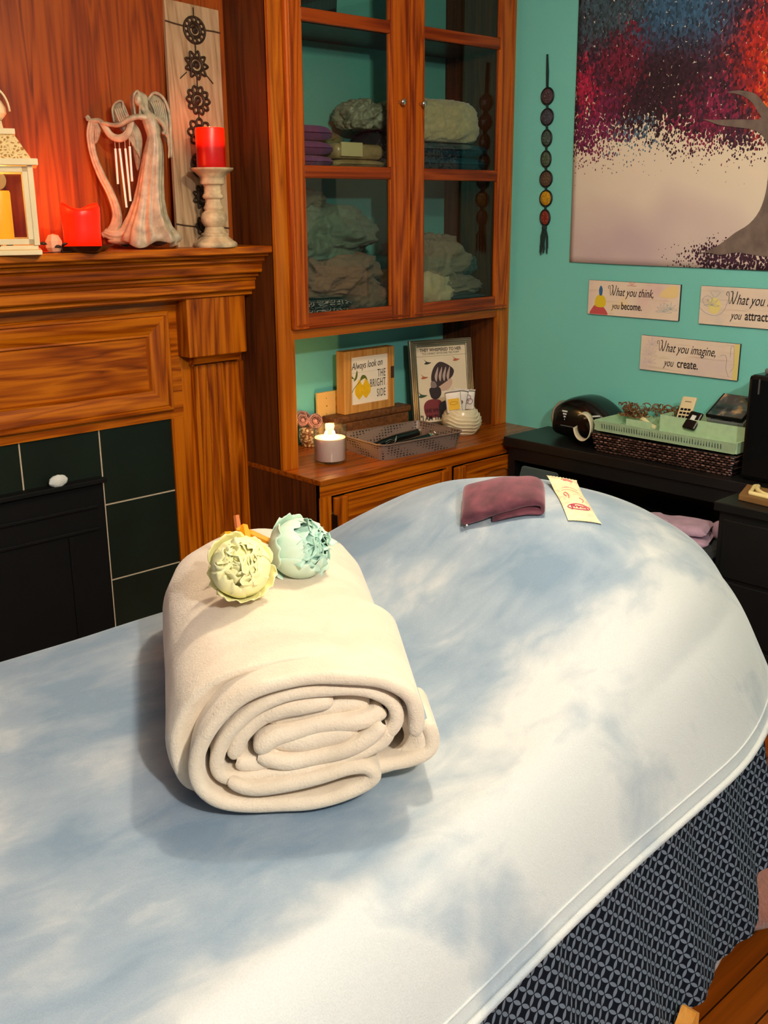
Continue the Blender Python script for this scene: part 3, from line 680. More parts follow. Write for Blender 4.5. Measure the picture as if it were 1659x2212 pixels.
M().lathe([(.0001, 0), (.053, 0), (.056, .004), (.056, .06), (.059, .10), (.059, .118), (.055, .128), (.050, .122), (.044, .104), (.03, .097), (.0001, .095)], (KX, KY, MT+.008), 48, wavy).obj('wax_body', wax('red_wax_bright', rgb(230, 8, 4), (1, .006, 0, 1), 2.2), mc, smooth=True)
M().ball((KX, KY-.005, MT+.115), (.005, .005, .008), 10, 8).obj('led_flame', flame_m, mc, smooth=True)
lamp('candle_glow_light', (KX, KY+.0, MT+.165), 2.6, (1, .16, .03), .035)
lamp('candle_glow_light', (KX-.03, KY+.105, MT+.06), .35, (1, .04, .008), .03)
# --- lantern
LX, LY = 1.348, 3.085
ivory = plain('ivory_metal', rgb(240, 216, 168), rough=.5, var=.06)
lan = thing('lantern', 'cream metal lantern with domed pierced roof holding a yellow candle', 'lantern', (LX, LY, MT))
TL = Matrix.Translation((LX, LY, MT)) @ Matrix.Rotation(math.radians(-24), 4, 'Z') @ Matrix.Diagonal((1.1, 1.1, 1.15, 1))
b = M().tf(TL); h = .088
b.box(-.098, .098, -.098, .098, 0, .012, .002).box(-.09, .09, -.09, .09, .012, .024, .003); b.obj('base', ivory, lan)
for sx in (-1, 1):
    for sy in (-1, 1): M().tf(TL).box(sx*h-.006*(sx > 0)-.006*(sx < 0)+(-.002 if sx > 0 else .002), sx*h+.006, sy*h-.006, sy*h+.006, .024, .218, .001).obj('corner_post', ivory, lan)
def door_fr(T):
    q = M().tf(T); q.box(-.082, -.066, -.004, .004, .026, .214, .001).box(.066, .082, -.004, .004, .026, .214, .001).box(-.082, .082, -.004, .004, .026, .040, .001).box(-.082, .082, -.004, .004, .200, .214, .001)
    for z in (.075, .15): q.tube([(.084, -.004, z-.008), (.084, -.004, z+.008)], .0025, 8)
    o = q.obj('glazed_door', ivory, lan); M().tf(T).box(-.067, .067, -.0006, .0006, .039, .201).obj('glass_pane', glass, o)
for k in range(4): door_fr(TL @ Matrix.Rotation(k*pi/2, 4, 'Z') @ Matrix.Translation((0, -h, 0)))
b = M().tf(TL); b.box(-.108, .108, -.108, .108, .216, .232, .002); b.obj('cornice', ivory, lan)
def pierced():
    m, nt, b = newmat('pierced_ivory'); v = coords(nt); vo = N(nt, 'ShaderNodeTexVoronoi'); vo.inputs['Scale'].default_value = 95; vo.feature = 'DISTANCE_TO_EDGE'; L(nt, v, vo.inputs['Vector'])
    r = ramp(nt, [(.10, rgb(244, 214, 150)), (.30, rgb(176, 120, 50))]); L(nt, vo.outputs[0], r.inputs[0]); L(nt, r.outputs[0], b.inputs['Base Color']); b.inputs['Roughness'].default_value = .5
    bp = N(nt, 'ShaderNodeBump'); bp.invert = True; bp.inputs['Strength'].default_value = 1; bp.inputs['Distance'].default_value = .004; L(nt, vo.outputs[0], bp.inputs['Height']); L(nt, bp.outputs[0], b.inputs['Normal']); return m
b = M().tf(TL); sqf = lambda h_, z: [(x*h_, y*h_, z) for x, y in ((-1, -1), (1, -1), (1, 1), (-1, 1))]
b.grid([sqf(.092, .232), sqf(.086, .243), sqf(.076, .258), sqf(.066, .275), sqf(.058, .287), sqf(.052, .292)], cu=True); b.obj('pierced_roof', pierced(), lan)
b = M().tf(TL); b.box(-.060, .060, -.060, .060, .290, .304, .002); b.obj('roof_cap', ivory, lan)
b = M().tf(TL); 
for k in range(12):
    a = 2*pi*k/12; b.tube([(.030*cos(a), .030*sin(a), .303), (.026*cos(a), .026*sin(a), .330)], .0028, 6)
b.lathe([(.030, .326), (.036, .332), (.044, .342), (.043, .356), (.034, .372), (.018, .384), (.006, .388), (.0001, .389)], (0, 0, 0), 32); b.lathe([(.0001, .303), (.034, .303), (.034, .308), (.0001, .308)], n=24)
b.obj('finial_dome', ivory, lan, smooth=True, auto=40)
b = M().tf(TL); b.tube([(.052*cos(a), -.03, .345+.062*sin(a)) for a in [pi*k/20 for k in range(21)]], .0028, 8); b.obj('carry_handle', ivory, lan, smooth=True)
yc_ = thing('pillar_candle', 'warm yellow glowing pillar candle inside the cream lantern', 'candle', (LX, LY, MT+.029))
M().lathe([(.0001, 0), (.034, 0), (.0355, .004), (.0355, .146), (.033, .152), (.0001, .150)], (LX, LY, MT+.029), 32).obj('wax_body', wax('yellow_wax_lit', rgb(240, 170, 40), (1, .36, .015, 1), 1.1), yc_, smooth=True, auto=50)
lamp('lantern_glow_light', (LX, LY, MT+.215), .8, (1, .50, .14), .03)
# rock salt stone and butterfly sprig in front of the lantern
M().ball((1.490, 3.045, MT+.026), (.026, .030, .031), 8, 5, fn=lambda d: 1+.12*noise.noise(d*3)).obj('salt_stone', plain('pink_salt', rgb(240, 176, 140), rough=.5, sss=.3), label='small pink crystal stone wedged between lantern and dark dish', cat='stone')
leafm = plain('dark_leaf_metal', rgb(44, 26, 20), rough=.45)
def sprig_leaf(c, ang, size):
    q = M().tf(cf(*c) @ Matrix.Rotation(ang, 4, 'Z')); n = 10; top = []
    for s_ in (-1, 1):
        rows = []
        for i in range(n+1):
            t = i/n; wd = size*.34*sin(pi*min(t*1.05, 1))**.7; x = s_*t*size; y = .10*size+.45*size*t*(1-t)+.12*size*t
            rows.append([(x, y+wd*.5, .004), (x, y, .008*sin(pi*t)+.004), (x, y-wd*.5, .002)])
        q.grid(rows)
    q.tube([(0, .1*size, .004), (-.12*size, -.45*size, .004), (-.2*size, -.9*size, .003)], .0012, 6)
    return q
sp = thing('leaf_garland', 'thin dark metal leaf garland lying in front of the lantern base', 'garland', (1.4, 3.02, MT))
for (x, y, z, a, s_) in [(1.325, 3.012, MT+.020, .15, .024), (1.368, 3.012, MT+.014, .25, .022), (1.428, 3.012, MT+.026, -.12, .024), (1.500, 3.012, MT+.018, .3, .022), (1.29, 3.012, MT+.018, .2, .022)]:
    o = sprig_leaf((x, y, z), a, s_).obj('leaf', leafm, sp, smooth=True); o.modifiers.new('t', 'SOLIDIFY').thickness = .0012
M().tube([(1.25, 3.013, MT+.003), (1.34, 3.014, MT+.0035), (1.43, 3.013, MT+.003), (1.53, 3.014, MT+.004)], .0014, 6).obj('wire', leafm, sp)

# --- angel wind chime statue
AX, AY = 1.8692, 3.105
S = 1/652.0
def A(px_, py_, w=0): return ((px_-330)*S, (537-py_)*S, w)
TA = cf(AX, AY, MT)
ang = thing('angel_statue', 'pale grey winged angel figurine in a flowing gown holding a harp shaped scarf with chimes', 'statue', (AX, AY, MT))
stone_m = plain('weathered_resin', rgb(168, 154, 128), rough=.42, var=.35, vscale=34, bump=.25, bscale=60)
# gown: (centre px, y px, half width px)
secs = [(323, 527, 52, 42), (322, 522, 66, 46), (321, 508, 60, 40), (320, 490, 49, 33), (323, 465, 38, 26), (328, 435, 30.5, 22), (333, 405, 26.5, 20), (338, 375, 24, 18), (343, 345, 21.5, 17), (346, 325, 18, 14), (347, 312, 14.5, 12), (347, 306, 14, 11), (346, 296, 15.5, 13), (344, 284, 17, 14), (341, 273, 17.5, 12), (340, 266, 15, 10), (337, 260, 8, 7), (335, 254, 5, 5), (335, 246, 5, 5)]
b = M().tf(TA); rows = []
for i, (cx_, cy_, hw, hd) in enumerate(secs):
    row = []; k = max(0, min(1, (cy_-300)/220)); fl = k
    for j in range(72):
        a = 2*pi*j/72
        f = 1+(.25+fl)*(.12*sin(5*a+1.3+cy_*.006)+.085*sin(11*a+.4+cy_*.012)+.045*sin(19*a+1))*.8
        x, y, _ = A(cx_+hw*cos(a)*f, cy_+(7*sin(4*a+.8)*k**3 if cy_ > 500 else 0))
        row.append((x, max(y, .001), hd*S*sin(a)*f))
    rows.append(row)
b.grid(rows, cu=True); b.obj('gown', stone_m, ang, smooth=True)
# train swirling to the left and base fold
b = M().tf(TA)
def ribbon(mb, pts, wds, th, seed=0, folds=3):
    """fluted scarf band"""
    P = bez(pts, 7); n = len(P); rows = []
    for i, p in enumerate(P):
        t = (P[min(i+1, n-1)]-P[max(i-1, 0)]).normalized(); nm = Vector((-t.y, t.x, 0)); u = i/(n-1)*(len(wds)-1); k = min(int(u), len(wds)-2); w = wds[k]+(wds[k+1]-wds[k])*(u-k)
        row = []
        for j in range(24):
            a = 2*pi*j/24; c = cos(a); row.append(p+nm*w*c+Vector((0, 0, th*sin(a)*(1+.35*cos(c*folds*pi+seed)))))
        rows.append(row)
    mb.grid(rows, cu=True)
ribbon(b, [A(222, 280, .012), A(216, 305, .012), A(219, 345, .012), A(232, 385, .012), A(248, 420, .012), A(258, 455, .012), A(257, 480, .012), A(243, 500, .012), A(225, 508, .012)], [9*S, 9*S, 8*S, 9*S, 9*S, 10*S, 12*S, 10*S, 6*S], .009)
ribbon(b, [A(230, 502, .012), A(248, 508, .014), A(268, 506, .01), A(292, 488, .008)], [9*S, 12*S, 14*S, 10*S], .012, 1)
b.ball(A(268, 520, .01), (34*S, 8*S, .02), 24, 10)
b.ball(A(378, 514, -.012), (14*S, 12*S, .012), 16, 10)
b.obj('trailing_scarf', stone_m, ang, smooth=True)
b = M().tf(TA)
ribbon(b, [A(226, 276, .014), A(232, 295, .014), A(228, 315, .014), A(222, 322, .014)], [7*S, 7*S, 4*S, 2*S], .006, .5)
ribbon(b, [A(212, 272, .012), A(222, 277, .016), A(238, 277, .018), A(248, 288, .018), A(260, 306, .018), A(278, 312, .018), A(295, 303, .018), A(303, 285, .014), A(305, 272, .008)], [4*S, 5*S, 5*S, 7*S, 7.5*S, 8*S, 8*S, 7*S, 5*S], .007, 2, 4)
b.tube([A(213, 276, .012), A(210, 270, .012), A(214, 267, .012), A(218, 272, .014)], 2.6*S, 8)
b.obj('draped_scarf', stone_m, ang, smooth=True)
# arms
b = M().tf(TA)
b.tube(bez([A(338, 272, .012), A(318, 270, .022), A(300, 276, .028), A(284, 285, .030), A(268, 286, .028), A(252, 283, .024), A(242, 281, .022)], 5), [6.5*S]*4+[6*S]*8+[5*S]*8+[4.2*S]*6+[3.6*S]*5, 12)
b.tube(bez([A(352, 272, .0), A(366, 280, .006), A(374, 294, .010), A(370, 304, .022)], 5), [6*S]*6+[5*S]*5+[3.8*S]*5, 12)
b.tube(bez([A(372, 296, .008), A(378, 310, .004), A(378, 330, 0), A(376, 352, 0)], 4), [5*S]*4+[3.4*S]*4+[2*S]*4+[1*S], 10)
b.obj('arms', stone_m, ang, smooth=True)
# head with face, hair
b = M().tf(TA); hc = Vector(A(322, 237, .012))
def headf(d):
    k = 1.0
    if d.z > .2 and abs(d.x) < .22 and abs(d.y+.08) < .2: k += .12*(1-abs(d.x)/.22)*(d.z)       # nose
    if d.z > .5 and abs(abs(d.x)-.33) < .15 and abs(d.y-.1) < .12: k -= .06                    # eyes
    if d.y < -.6: k -= .06
    return k
b.ball(hc, (9.4*S, 13*S, 10.5*S), 28, 20, headf); b.ball(hc+Vector((-.0005, -8.2*S, 9.4*S)), (3.2*S, 1.1*S, 1.6*S), 10, 6)
b.tube([A(326, 248, .008), A(333, 262, .006)], 5.2*S, 10); b.obj('head', stone_m, ang, smooth=True)
b = M().tf(TA)
for k in range(15):
    t = k/14; sx = -1 if k % 2 else 1; t2 = (k//2)/7
    x0 = 322-2+sx*(2+9.5*t2); b.tube(bez([A(321, 219+t2*2, .012-.014*t2), A(x0+sx*3, 226+t2*2, .018-.022*t2), A(x0+sx*5-1, 240, .014-.024*t2), A(x0+sx*4-2, 253, .010-.024*t2), A(x0+sx*2-3, 270, .010-.022*t2)], 4), [3.0*S]*8+[3.2*S]*5+[2.4*S]*4, 8)
b.ball(hc+Vector((-.001, 4*S, -.008)), (11.5*S, 12*S, 10*S), 18, 12); b.obj('hair', stone_m, ang, smooth=True)
def wing(pts, w, name):
    q = M().tf(TA); P = [A(x, y, 0) for x, y in pts]; q.prism([(p[0], p[1]) for p in bez(P, 4, True)], .006, Matrix.Translation((0, 0, w)))
    return q
wp = wing([(336, 232), (350, 221), (366, 226), (376, 240), (381, 262), (381, 296), (381, 338), (378, 352), (372, 328), (364, 302), (350, 280), (336, 266)], -.026, 'wing')
for k in range(7):
    wp.tube(bez([A(343+k*4.5, 236+abs(k-3)*1.0, -.018), A(350+k*4, 256+k*3, -.016), A(352+k*3.8, 275+k*9, -.017)], 4), [(3.0*S, 2*S)]*9, 8)
wp.tube(bez([A(337, 236, -.016), A(351, 222, -.014), A(366, 227, -.014), A(376, 242, -.014), A(381, 266, -.016), A(381, 306, -.018), A(379, 350, -.02)], 5), 3.2*S, 8)
wp.obj('wing', stone_m, ang, smooth=True)
wp = wing([(262, 250), (272, 238), (284, 238), (284, 252), (292, 272), (306, 280), (318, 300), (318, 330), (306, 376), (300, 350), (296, 318), (282, 300), (266, 280)], -.026, 'wing')
for k in range(6): wp.tube(bez([A(266+k*4, 252-k*1.5, -.018), A(276+k*5, 280+k*2, -.017), A(292+k*4, 310+k*8, -.017)], 4), [(3*S, 2*S)]*9, 8)
wp.tube(bez([A(263, 278, -.018), A(262, 252, -.016), A(272, 239, -.016), A(284, 238, -.016), A(286, 256, -.016), A(296, 274, -.018)], 5), 2.4*S, 8)
wp.obj('wing', stone_m, ang, smooth=True)
silver = plain('bright_chime_metal', rgb(240, 236, 228), rough=.35, metal=.2)
for i, (xa, ya, xb, yb_, yt) in enumerate([(267, 332, 267, 403, 316), (276, 332, 281.5, 451, 316), (288, 332, 291, 438, 318), (297.5, 328, 297.5, 398, 318)]):
    q = M().tf(TA).tube([A(xa, ya, .016), A(xb, yb_, .016)], 2.6*S, 10)
    o = q.obj('chime_tube', silver, ang, smooth=True, auto=40); M().tf(TA).tube([A(xa, ya+2, .016), A(xa, yt-8, .016)], .8*S, 6).obj('cord', stone_m, o)

# ------------------------------------------------------------------ wall hangings
# chakra cord: medallions on the teal wall. wall frame: u = -Y, v = z, w = -X
TW = frame((3.565, 2.81, 0), (0, -1, 0), (0, 0, 1), (-1, 0, 0))
ch = thing('chakra_hanging', 'slim vertical cord of seven round coloured medallions with a dark tassel on the teal wall', 'wall hanging', (3.56, 2.81, 1.6))
cord = plain('dark_green_cord', rgb(20, 44, 42), rough=.9)
zs = [2.079, 2.000, 1.919, 1.838, 1.760, 1.683, 1.606]
rims = plain('dark_medallion_rim', rgb(34, 36, 36), rough=.4, metal=.4)
colsd = [rgb(78, 60, 66), rgb(66, 66, 78), rgb(66, 84, 76), rgb(76, 92, 70), rgb(88, 70, 54), rgb(186, 140, 26), rgb(126, 48, 34)]
us = [.002, .004, .006, .006, .010, .013, .012]
M().tf(TW).tube([(-.006, 2.236, .006), (-.002, 2.17, .006), (.0, 2.11, .006)], [.004, .006, .005], 8).obj('loop_cord', cord, ch, smooth=True)
for i, z in enumerate(zs):
    wd = .030 if i in (0, 1, 4, 5) else .024
    q = M().tf(TW @ Matrix.Translation((us[i], z, .006)) @ Matrix.Rotation(.1, 4, 'Z'))
    q.tube([(wd*cos(2*pi*k/32), .031*sin(2*pi*k/32), 0) for k in range(32)], .004, 8, closed=True); o = q.obj('medallion', rims, ch, smooth=True)
    q = M().tf(TW @ Matrix.Translation((us[i], z, .006))); q.ball((0, 0, 0), (wd, .030, .006), 24, 10)
    for k in range(6): a = k*pi/3; q.ball((.013*cos(a), .015*sin(a), .005), (.005, .005, .003), 8, 6)
    q.obj('coloured_face', plain('medallion_enamel', colsd[i], rough=.35, var=.35, vscale=120), o, smooth=True)
    if i < 6: M().tf(TW).tube([(us[i], z-.03, .006), (us[i+1], zs[i+1]+.03, .006)], .005, 8).obj('knot', cord, ch)
q = M().tf(TW)
for k in range(26): 
    a = random.uniform(-1, 1); q.tube([(.012+a*.006, 1.562, .008+random.uniform(-.004, .004)), (.015+a*.018, 1.53, .010+random.uniform(-.006, .006)), (.014+a*.020+random.uniform(-.006, .004), 1.468-random.uniform(-.02, .02), .010)], .0022, 5)
q.ball((.012, 1.566, .008), (.012, .012, .009), 14, 8); q.obj('tassel', cord, ch)

# tapestry
TY, TZ = 2.661, 1.431; TWD, THT = 1.45, 1.14
def tap_mat():
    m, nt, b = newmat('tree_print'); tc = N(nt, 'ShaderNodeTexCoord'); sp = N(nt, 'ShaderNodeSeparateXYZ'); L(nt, tc.outputs['Object'], sp.inputs[0])
    Mth = lambda op, a, c=None, d=None: (lambda n: ([L(nt, x, n.inputs[i]) if hasattr(x, 'links') else setattr(n.inputs[i], 'default_value', x) for i, x in enumerate((a, c, d)) if x is not None], n.outputs[0])[1])(N(nt, 'ShaderNodeMath', operation=op))
    u = Mth('SUBTRACT', TY, sp.outputs[1]); v = Mth('SUBTRACT', sp.outputs[2], TZ)
    vec = N(nt, 'ShaderNodeCombineXYZ'); L(nt, u, vec.inputs[0]); L(nt, v, vec.inputs[1])
    nb = N(nt, 'ShaderNodeTexNoise'); nb.inputs['Scale'].default_value = 3.2; nb.inputs['Detail'].default_value = 3; L(nt, vec.outputs[0], nb.inputs['Vector'])
    nf = N(nt, 'ShaderNodeTexNoise'); nf.inputs['Scale'].default_value = 26; nf.inputs['Detail'].default_value = 2; L(nt, vec.outputs[0], nf.inputs['Vector'])
    # density falls off below v~.45
    d0 = Mth('MULTIPLY_ADD', v, 4.4, -1.42); d1 = Mth('MULTIPLY_ADD', nb.outputs[0], 1.0, -.5); d2 = Mth('ADD', d0, d1); d3 = Mth('MULTIPLY_ADD', nf.outputs[0], .9, -.45); den = Mth('ADD', d2, d3)
    # thin out near the left edge and right of the trunk top
    le = Mth('MULTIPLY_ADD', u, 6.0, -.1); le = Mth('MINIMUM', le, 1.0); lv = Mth('MULTIPLY_ADD', v, 1.2, -.55); lv = Mth('MAXIMUM', lv, 0.0); le2 = Mth('SUBTRACT', 1.0, le); le3 = Mth('MULTIPLY', le2, lv); den = Mth('SUBTRACT', den, Mth('MULTIPLY', le3, 2.4))
    den = Mth('MINIMUM', den, 1.0)
    # scattered ground leaves bottom right
    g0 = Mth('MULTIPLY_ADD', v, -9.0, .75); g1 = Mth('MULTIPLY_ADD', u, 2.6, -1.2); g1 = Mth('MINIMUM', g1, .45); gd = Mth('ADD', Mth('MINIMUM', g0, 0.2), g1); den = Mth('MAXIMUM', den, gd)
    vs = N(nt, 'ShaderNodeMapping'); vs.inputs['Scale'].default_value = (120, 86, 1); vs.inputs['Rotation'].default_value = (0, 0, .5); L(nt, vec.outputs[0], vs.inputs[0])
    wn = N(nt, 'ShaderNodeTexNoise'); wn.inputs['Scale'].default_value = .8; L(nt, vs.outputs[0], wn.inputs['Vector'])
    ad = N(nt, 'ShaderNodeVectorMath', operation='ADD'); L(nt, vs.outputs[0], ad.inputs[0]); L(nt, wn.outputs['Color'], ad.inputs[1])
    vo = N(nt, 'ShaderNodeTexVoronoi'); vo.inputs['Scale'].default_value = 1.0; L(nt, ad.outputs[0], vo.inputs['Vector'])
    sc = N(nt, 'ShaderNodeSeparateColor'); L(nt, vo.outputs['Color'], sc.inputs[0])
    thr = Mth('MULTIPLY_ADD', den, .80, .12); thr = Mth('MINIMUM', thr, .90)
    pick = Mth('LESS_THAN', sc.outputs[0], Mth('MULTIPLY_ADD', den, 1.5, .1)); near = Mth('LESS_THAN', vo.outputs['Distance'], thr); leaf = Mth('MULTIPLY', pick, near)
    # leaf colour fields
    c = rgb(64, 30, 52)
    def blob(prev, cu, cv, r, col):
        a = Mth('SUBTRACT', u, cu); a = Mth('MULTIPLY', a, a); e = Mth('SUBTRACT', v, cv); e = Mth('MULTIPLY', e, e); dd = Mth('SQRT', Mth('ADD', a, e)); dd = Mth('ADD', dd, Mth('MULTIPLY_ADD', nb.outputs[0], .3, -.15)); dd = Mth('ADD', dd, Mth('MULTIPLY_ADD', sc.outputs[1], .16, -.08))
        k = N(nt, 'ShaderNodeMapRange'); k.interpolation_type = 'SMOOTHSTEP'; k.inputs[1].default_value = r; k.inputs[2].default_value = r*.45; L(nt, dd, k.inputs[0])
        mx = N(nt, 'ShaderNodeMix', data_type='RGBA'); L(nt, k.outputs[0], mx.inputs[0])
        if isinstance(prev, tuple): mx.inputs[6].default_value = prev
        else: L(nt, prev, mx.inputs[6])
        mx.inputs[7].default_value = col; return mx.outputs[2]
    c = blob(c, .42, .98, .34, rgb(52, 92, 124)); c = blob(c, .12, .95, .22, rgb(60, 84, 96)); c = blob(c, .15, .48, .26, rgb(120, 28, 76)); c = blob(c, .04, .66, .10, rgb(176, 30, 70)); c = blob(c, .38, .60, .26, rgb(48, 22, 36))
    c = blob(c, .20, .74, .12, rgb(110, 26, 52)); c = blob(c, .95, .66, .34, rgb(190, 40, 26)); c = blob(c, 1.0, .56, .22, rgb(238, 116, 22)); c = blob(c, 1.25, .8, .3, rgb(230, 150, 30)); c = blob(c, .26, .38, .10, rgb(90, 120, 140)); c = blob(c, .6, .5, .14, rgb(130, 30, 70))
    hsv = N(nt, 'ShaderNodeHueSaturation'); L(nt, c, hsv.inputs['Color']); L(nt, Mth('MULTIPLY_ADD', sc.outputs[2], 1.1, .30), hsv.inputs['Value'])
    bgn = N(nt, 'ShaderNodeTexNoise'); bgn.inputs['Scale'].default_value = 1.6; L(nt, vec.outputs[0], bgn.inputs['Vector'])
    bg = ramp(nt, [(.35, rgb(196, 176, 180)), (.55, rgb(226, 214, 196)), (.75, rgb(232, 222, 196))]); L(nt, Mth('MULTIPLY_ADD', v, .55, Mth('MULTIPLY', bgn.outputs[0], .85)), bg.inputs[0])
    mx = N(nt, 'ShaderNodeMix', data_type='RGBA'); L(nt, leaf, mx.inputs[0]); L(nt, bg.outputs[0], mx.inputs[6]); L(nt, hsv.outputs[0], mx.inputs[7])
    L(nt, mx.outputs[2], b.inputs['Base Color']); b.inputs['Roughness'].default_value = .8; return m
tp = thing('tree_tapestry', 'large cloth tapestry printed with a multicoloured leafy tree on a cream ground', 'tapestry', (3.55, 2.0, TZ))
rows = []
for i in range(61):
    u = TWD*i/60; rows.append([(3.5585-.003*abs(sin(u*5))*(1-v/THT)-.002*noise.noise(Vector((u*3, v*3, 0))), TY-u-.012*(1-v/THT)*0+.010*(v/THT), TZ+v-.003*sin(pi*u/TWD)) for v in [THT*k/40 for k in range(41)]])
q = M().grid(rows); o = q.obj('printed_cloth', tap_mat(), tp, smooth=True); o.modifiers.new('t', 'SOLIDIFY').thickness = .002
def TP(px_, py_): # photo reading -> tapestry u, v (metres on the cloth)
    x = (px_-1234)/ (1659-1234); u = .860*x*(1-.0*x); return u
trunk = plain('printed_trunk', rgb(112, 98, 90), rough=.8, var=.3, vscale=22)
q = M().tf(frame((3.5525, TY, TZ), (0, -1, 0), (0, 0, 1), (-1, 0, 0)))
tr_poly = [(.585, .048), (.64, .064), (.69, .095), (.73, .125), (.78, .155), (.815, .20), (.832, .26), (.835, .33), (.828, .40), (.805, .445), (.765, .470), (.70, .482), (.64, .492), (.60, .505), (.565, .518), (.60, .513), (.66, .510), (.72, .507), (.765, .503), (.79, .508), (.775, .53), (.745, .565), (.70, .59), (.65, .60), (.70, .603), (.755, .59), (.79, .56), (.815, .535), (.84, .522), (.855, .53), (.865, .56), (.90, .60), (.96, .62), (.93, .56), (.925, .50), (.94, .42), (.945, .3), (.96, .2), (1.02, .13), (1.1, .07), (1.0, .058), (.9, .06), (.86, .045), (.80, .05), (.74, .056), (.68, .046), (.63, .052)]
q.prism([(p.x, p.y) for p in bez(tr_poly, 3, True)], .0008); q.obj('printed_trunk', trunk, tp)

# three plaques
def plaque_mat(seed, cols_):
    m, nt, b = newmat('watercolour_plaque'); v = coords(nt, (6, 6, 6)); mp = v.node; mp.inputs['Location'].default_value = (seed, seed, 0)
    n = N(nt, 'ShaderNodeTexNoise'); n.inputs['Scale'].default_value = 1.1; n.inputs['Detail'].default_value = 3; L(nt, v, n.inputs['Vector'])
    r = ramp(nt, [(.3, cols_[0]), (.48, rgb(232, 214, 194)), (.62, rgb(236, 220, 200)), (.78, cols_[1])]); L(nt, n.outputs[0], r.inputs[0])
    v2 = coords(nt, (1, 6, 110)); n2 = N(nt, 'ShaderNodeTexNoise'); n2.inputs['Scale'].default_value = 1; n2.inputs['Detail'].default_value = 2; L(nt, v2, n2.inputs['Vector']); r2 = ramp(nt, [(.30, (.88, .85, .82, 1)), (.42, (1, 1, 1, 1))]); L(nt, n2.outputs[0], r2.inputs[0])
    mx = N(nt, 'ShaderNodeMix', data_type='RGBA', blend_type='MULTIPLY'); mx.inputs[0].default_value = 1; L(nt, r.outputs[0], mx.inputs[6]); L(nt, r2.outputs[0], mx.inputs[7]); L(nt, mx.outputs[2], b.inputs['Base Color']); b.inputs['Roughness'].default_value = .6; return m
ink = plain('black_ink', rgb(22, 18, 20), rough=.6)
def ptint(c): return plain('printed_tint', c, rough=.7)
edge_m = plain('dark_plaque_edge', rgb(30, 34, 34), rough=.7)
def plaque(y0, z1, w, h, tilt, label, build, mt):
    T = frame((3.5645, y0, z1-h), (0, -1, 0), (0, 0, 1), (-1, 0, 0)) @ Matrix.Rotation(tilt, 4, 'Z')
    t = thing('wall_plaque', label, 'sign', (3.56, y0, z1-h), 'inspirational plaques on the teal wall')
    q = M().tf(T).mat(0); q.box(0, w, 0, h, .0005, .009).mat(1).box(0.0005, w-.0005, .0005, h-.0005, .009, .0103); q.obj('plaque_board', [edge_m, mt], t)
    build(T @ Matrix.Translation((0, 0, .0105)), t); return t
def cur(pts, n=6): return [(p.x, p.y, 0) for p in bez(pts, n)]
def script_W(q, T, s):
    old = q.tf(T @ Matrix.Diagonal((s, s, s, 1)))
    q.tube(cur([(.02, .60), (-.06, .72), (.0, .88), (.12, .88), (.16, .70), (.17, .3), (.24, .02), (.36, .2), (.46, .6), (.50, .86)]), .022, 6)
    q.tube(cur([(.30, .92), (.44, .93), (.46, .7), (.48, .3), (.54, .02), (.66, .25), (.78, .6), (.84, .95)]), .034, 6)
    q.T = None
def lettering(T, t, l1, l2a, l2b, x1, y1, s1, x2, y2, s2, xb, name='lettering'):
    q = M(); W0 = T @ Matrix.Translation((x1, y1, 0)); script_W(q, W0, s1*.92)
    text_mesh(q, 'hat you ' + l1, s1, T @ Matrix.Translation((x1+s1*.74, y1, 0)), shear=.35, width=.68, bold=.0001)
    text_mesh(q, l2a, s2, T @ Matrix.Translation((x2, y2, 0)), shear=.35, width=.66)
    text_mesh(q, l2b, s2*1.12, T @ Matrix.Translation((xb, y2, 0)), width=.70, bold=.0006)
    q.obj(name, ink, t)
def blob2(T, pts, col, t, name, z=0.0): 
    q = M().prism([(p.x, p.y) for p in bez(pts, 5, True)], .0003, T @ Matrix.Translation((0, 0, z))); return q.obj(name, ptint(col), t)
def lines(T, paths, col, t, name, r=.0006):
    q = M().tf(T)
    for p in paths: q.tube(cur(p), r, 4)
    return q.obj(name, ptint(col), t)
def lotus(cx, cy, r, n=7):
    out = []
    for k in range(n):
        a = pi*k/(n-1); out.append([(cx, cy), (cx+r*.55*cos(a+.18), cy+r*.55*sin(a+.18)), (cx+r*cos(a), cy+r*sin(a)), (cx+r*.55*cos(a-.18), cy+r*.55*sin(a-.18)), (cx, cy)])
    return out
def b1(T, t):
    blob2(T, [(.022, .002), (.010, .004), (.02, .022), (.035, .038), (.062, .040), (.085, .024), (.098, .004), (.08, .002), (.05, .002)], rgb(196, 82, 84), t, 'printed_figure')
    blob2(T, [(.036, .036), (.036, .062), (.046, .076), (.062, .080), (.078, .074), (.086, .058), (.084, .036), (.062, .030)], rgb(226, 200, 40), t, 'printed_figure', .0003)
    blob2(T, [(.056, .078), (.052, .092), (.053, .106), (.060, .116), (.068, .106), (.069, .092), (.066, .078)], rgb(52, 104, 150), t, 'printed_figure', .0006)
    lines(T, lotus(.355, .03, .035)+lotus(.385, .04, .028, 5), rgb(150, 170, 176), t, 'printed_flower'); lines(T, lotus(.205, .122, .02, 5), rgb(216, 160, 150), t, 'printed_flower', .0009)
    blob2(T, [(.335, .088), (.36, .12), (.40, .13), (.414, .11), (.40, .085)], rgb(238, 212, 150), t, 'printed_wash', -.0001)
    lettering(T, t, 'think,', 'you', 'become.', .098, .080, .046, .116, .028, .036, .160)
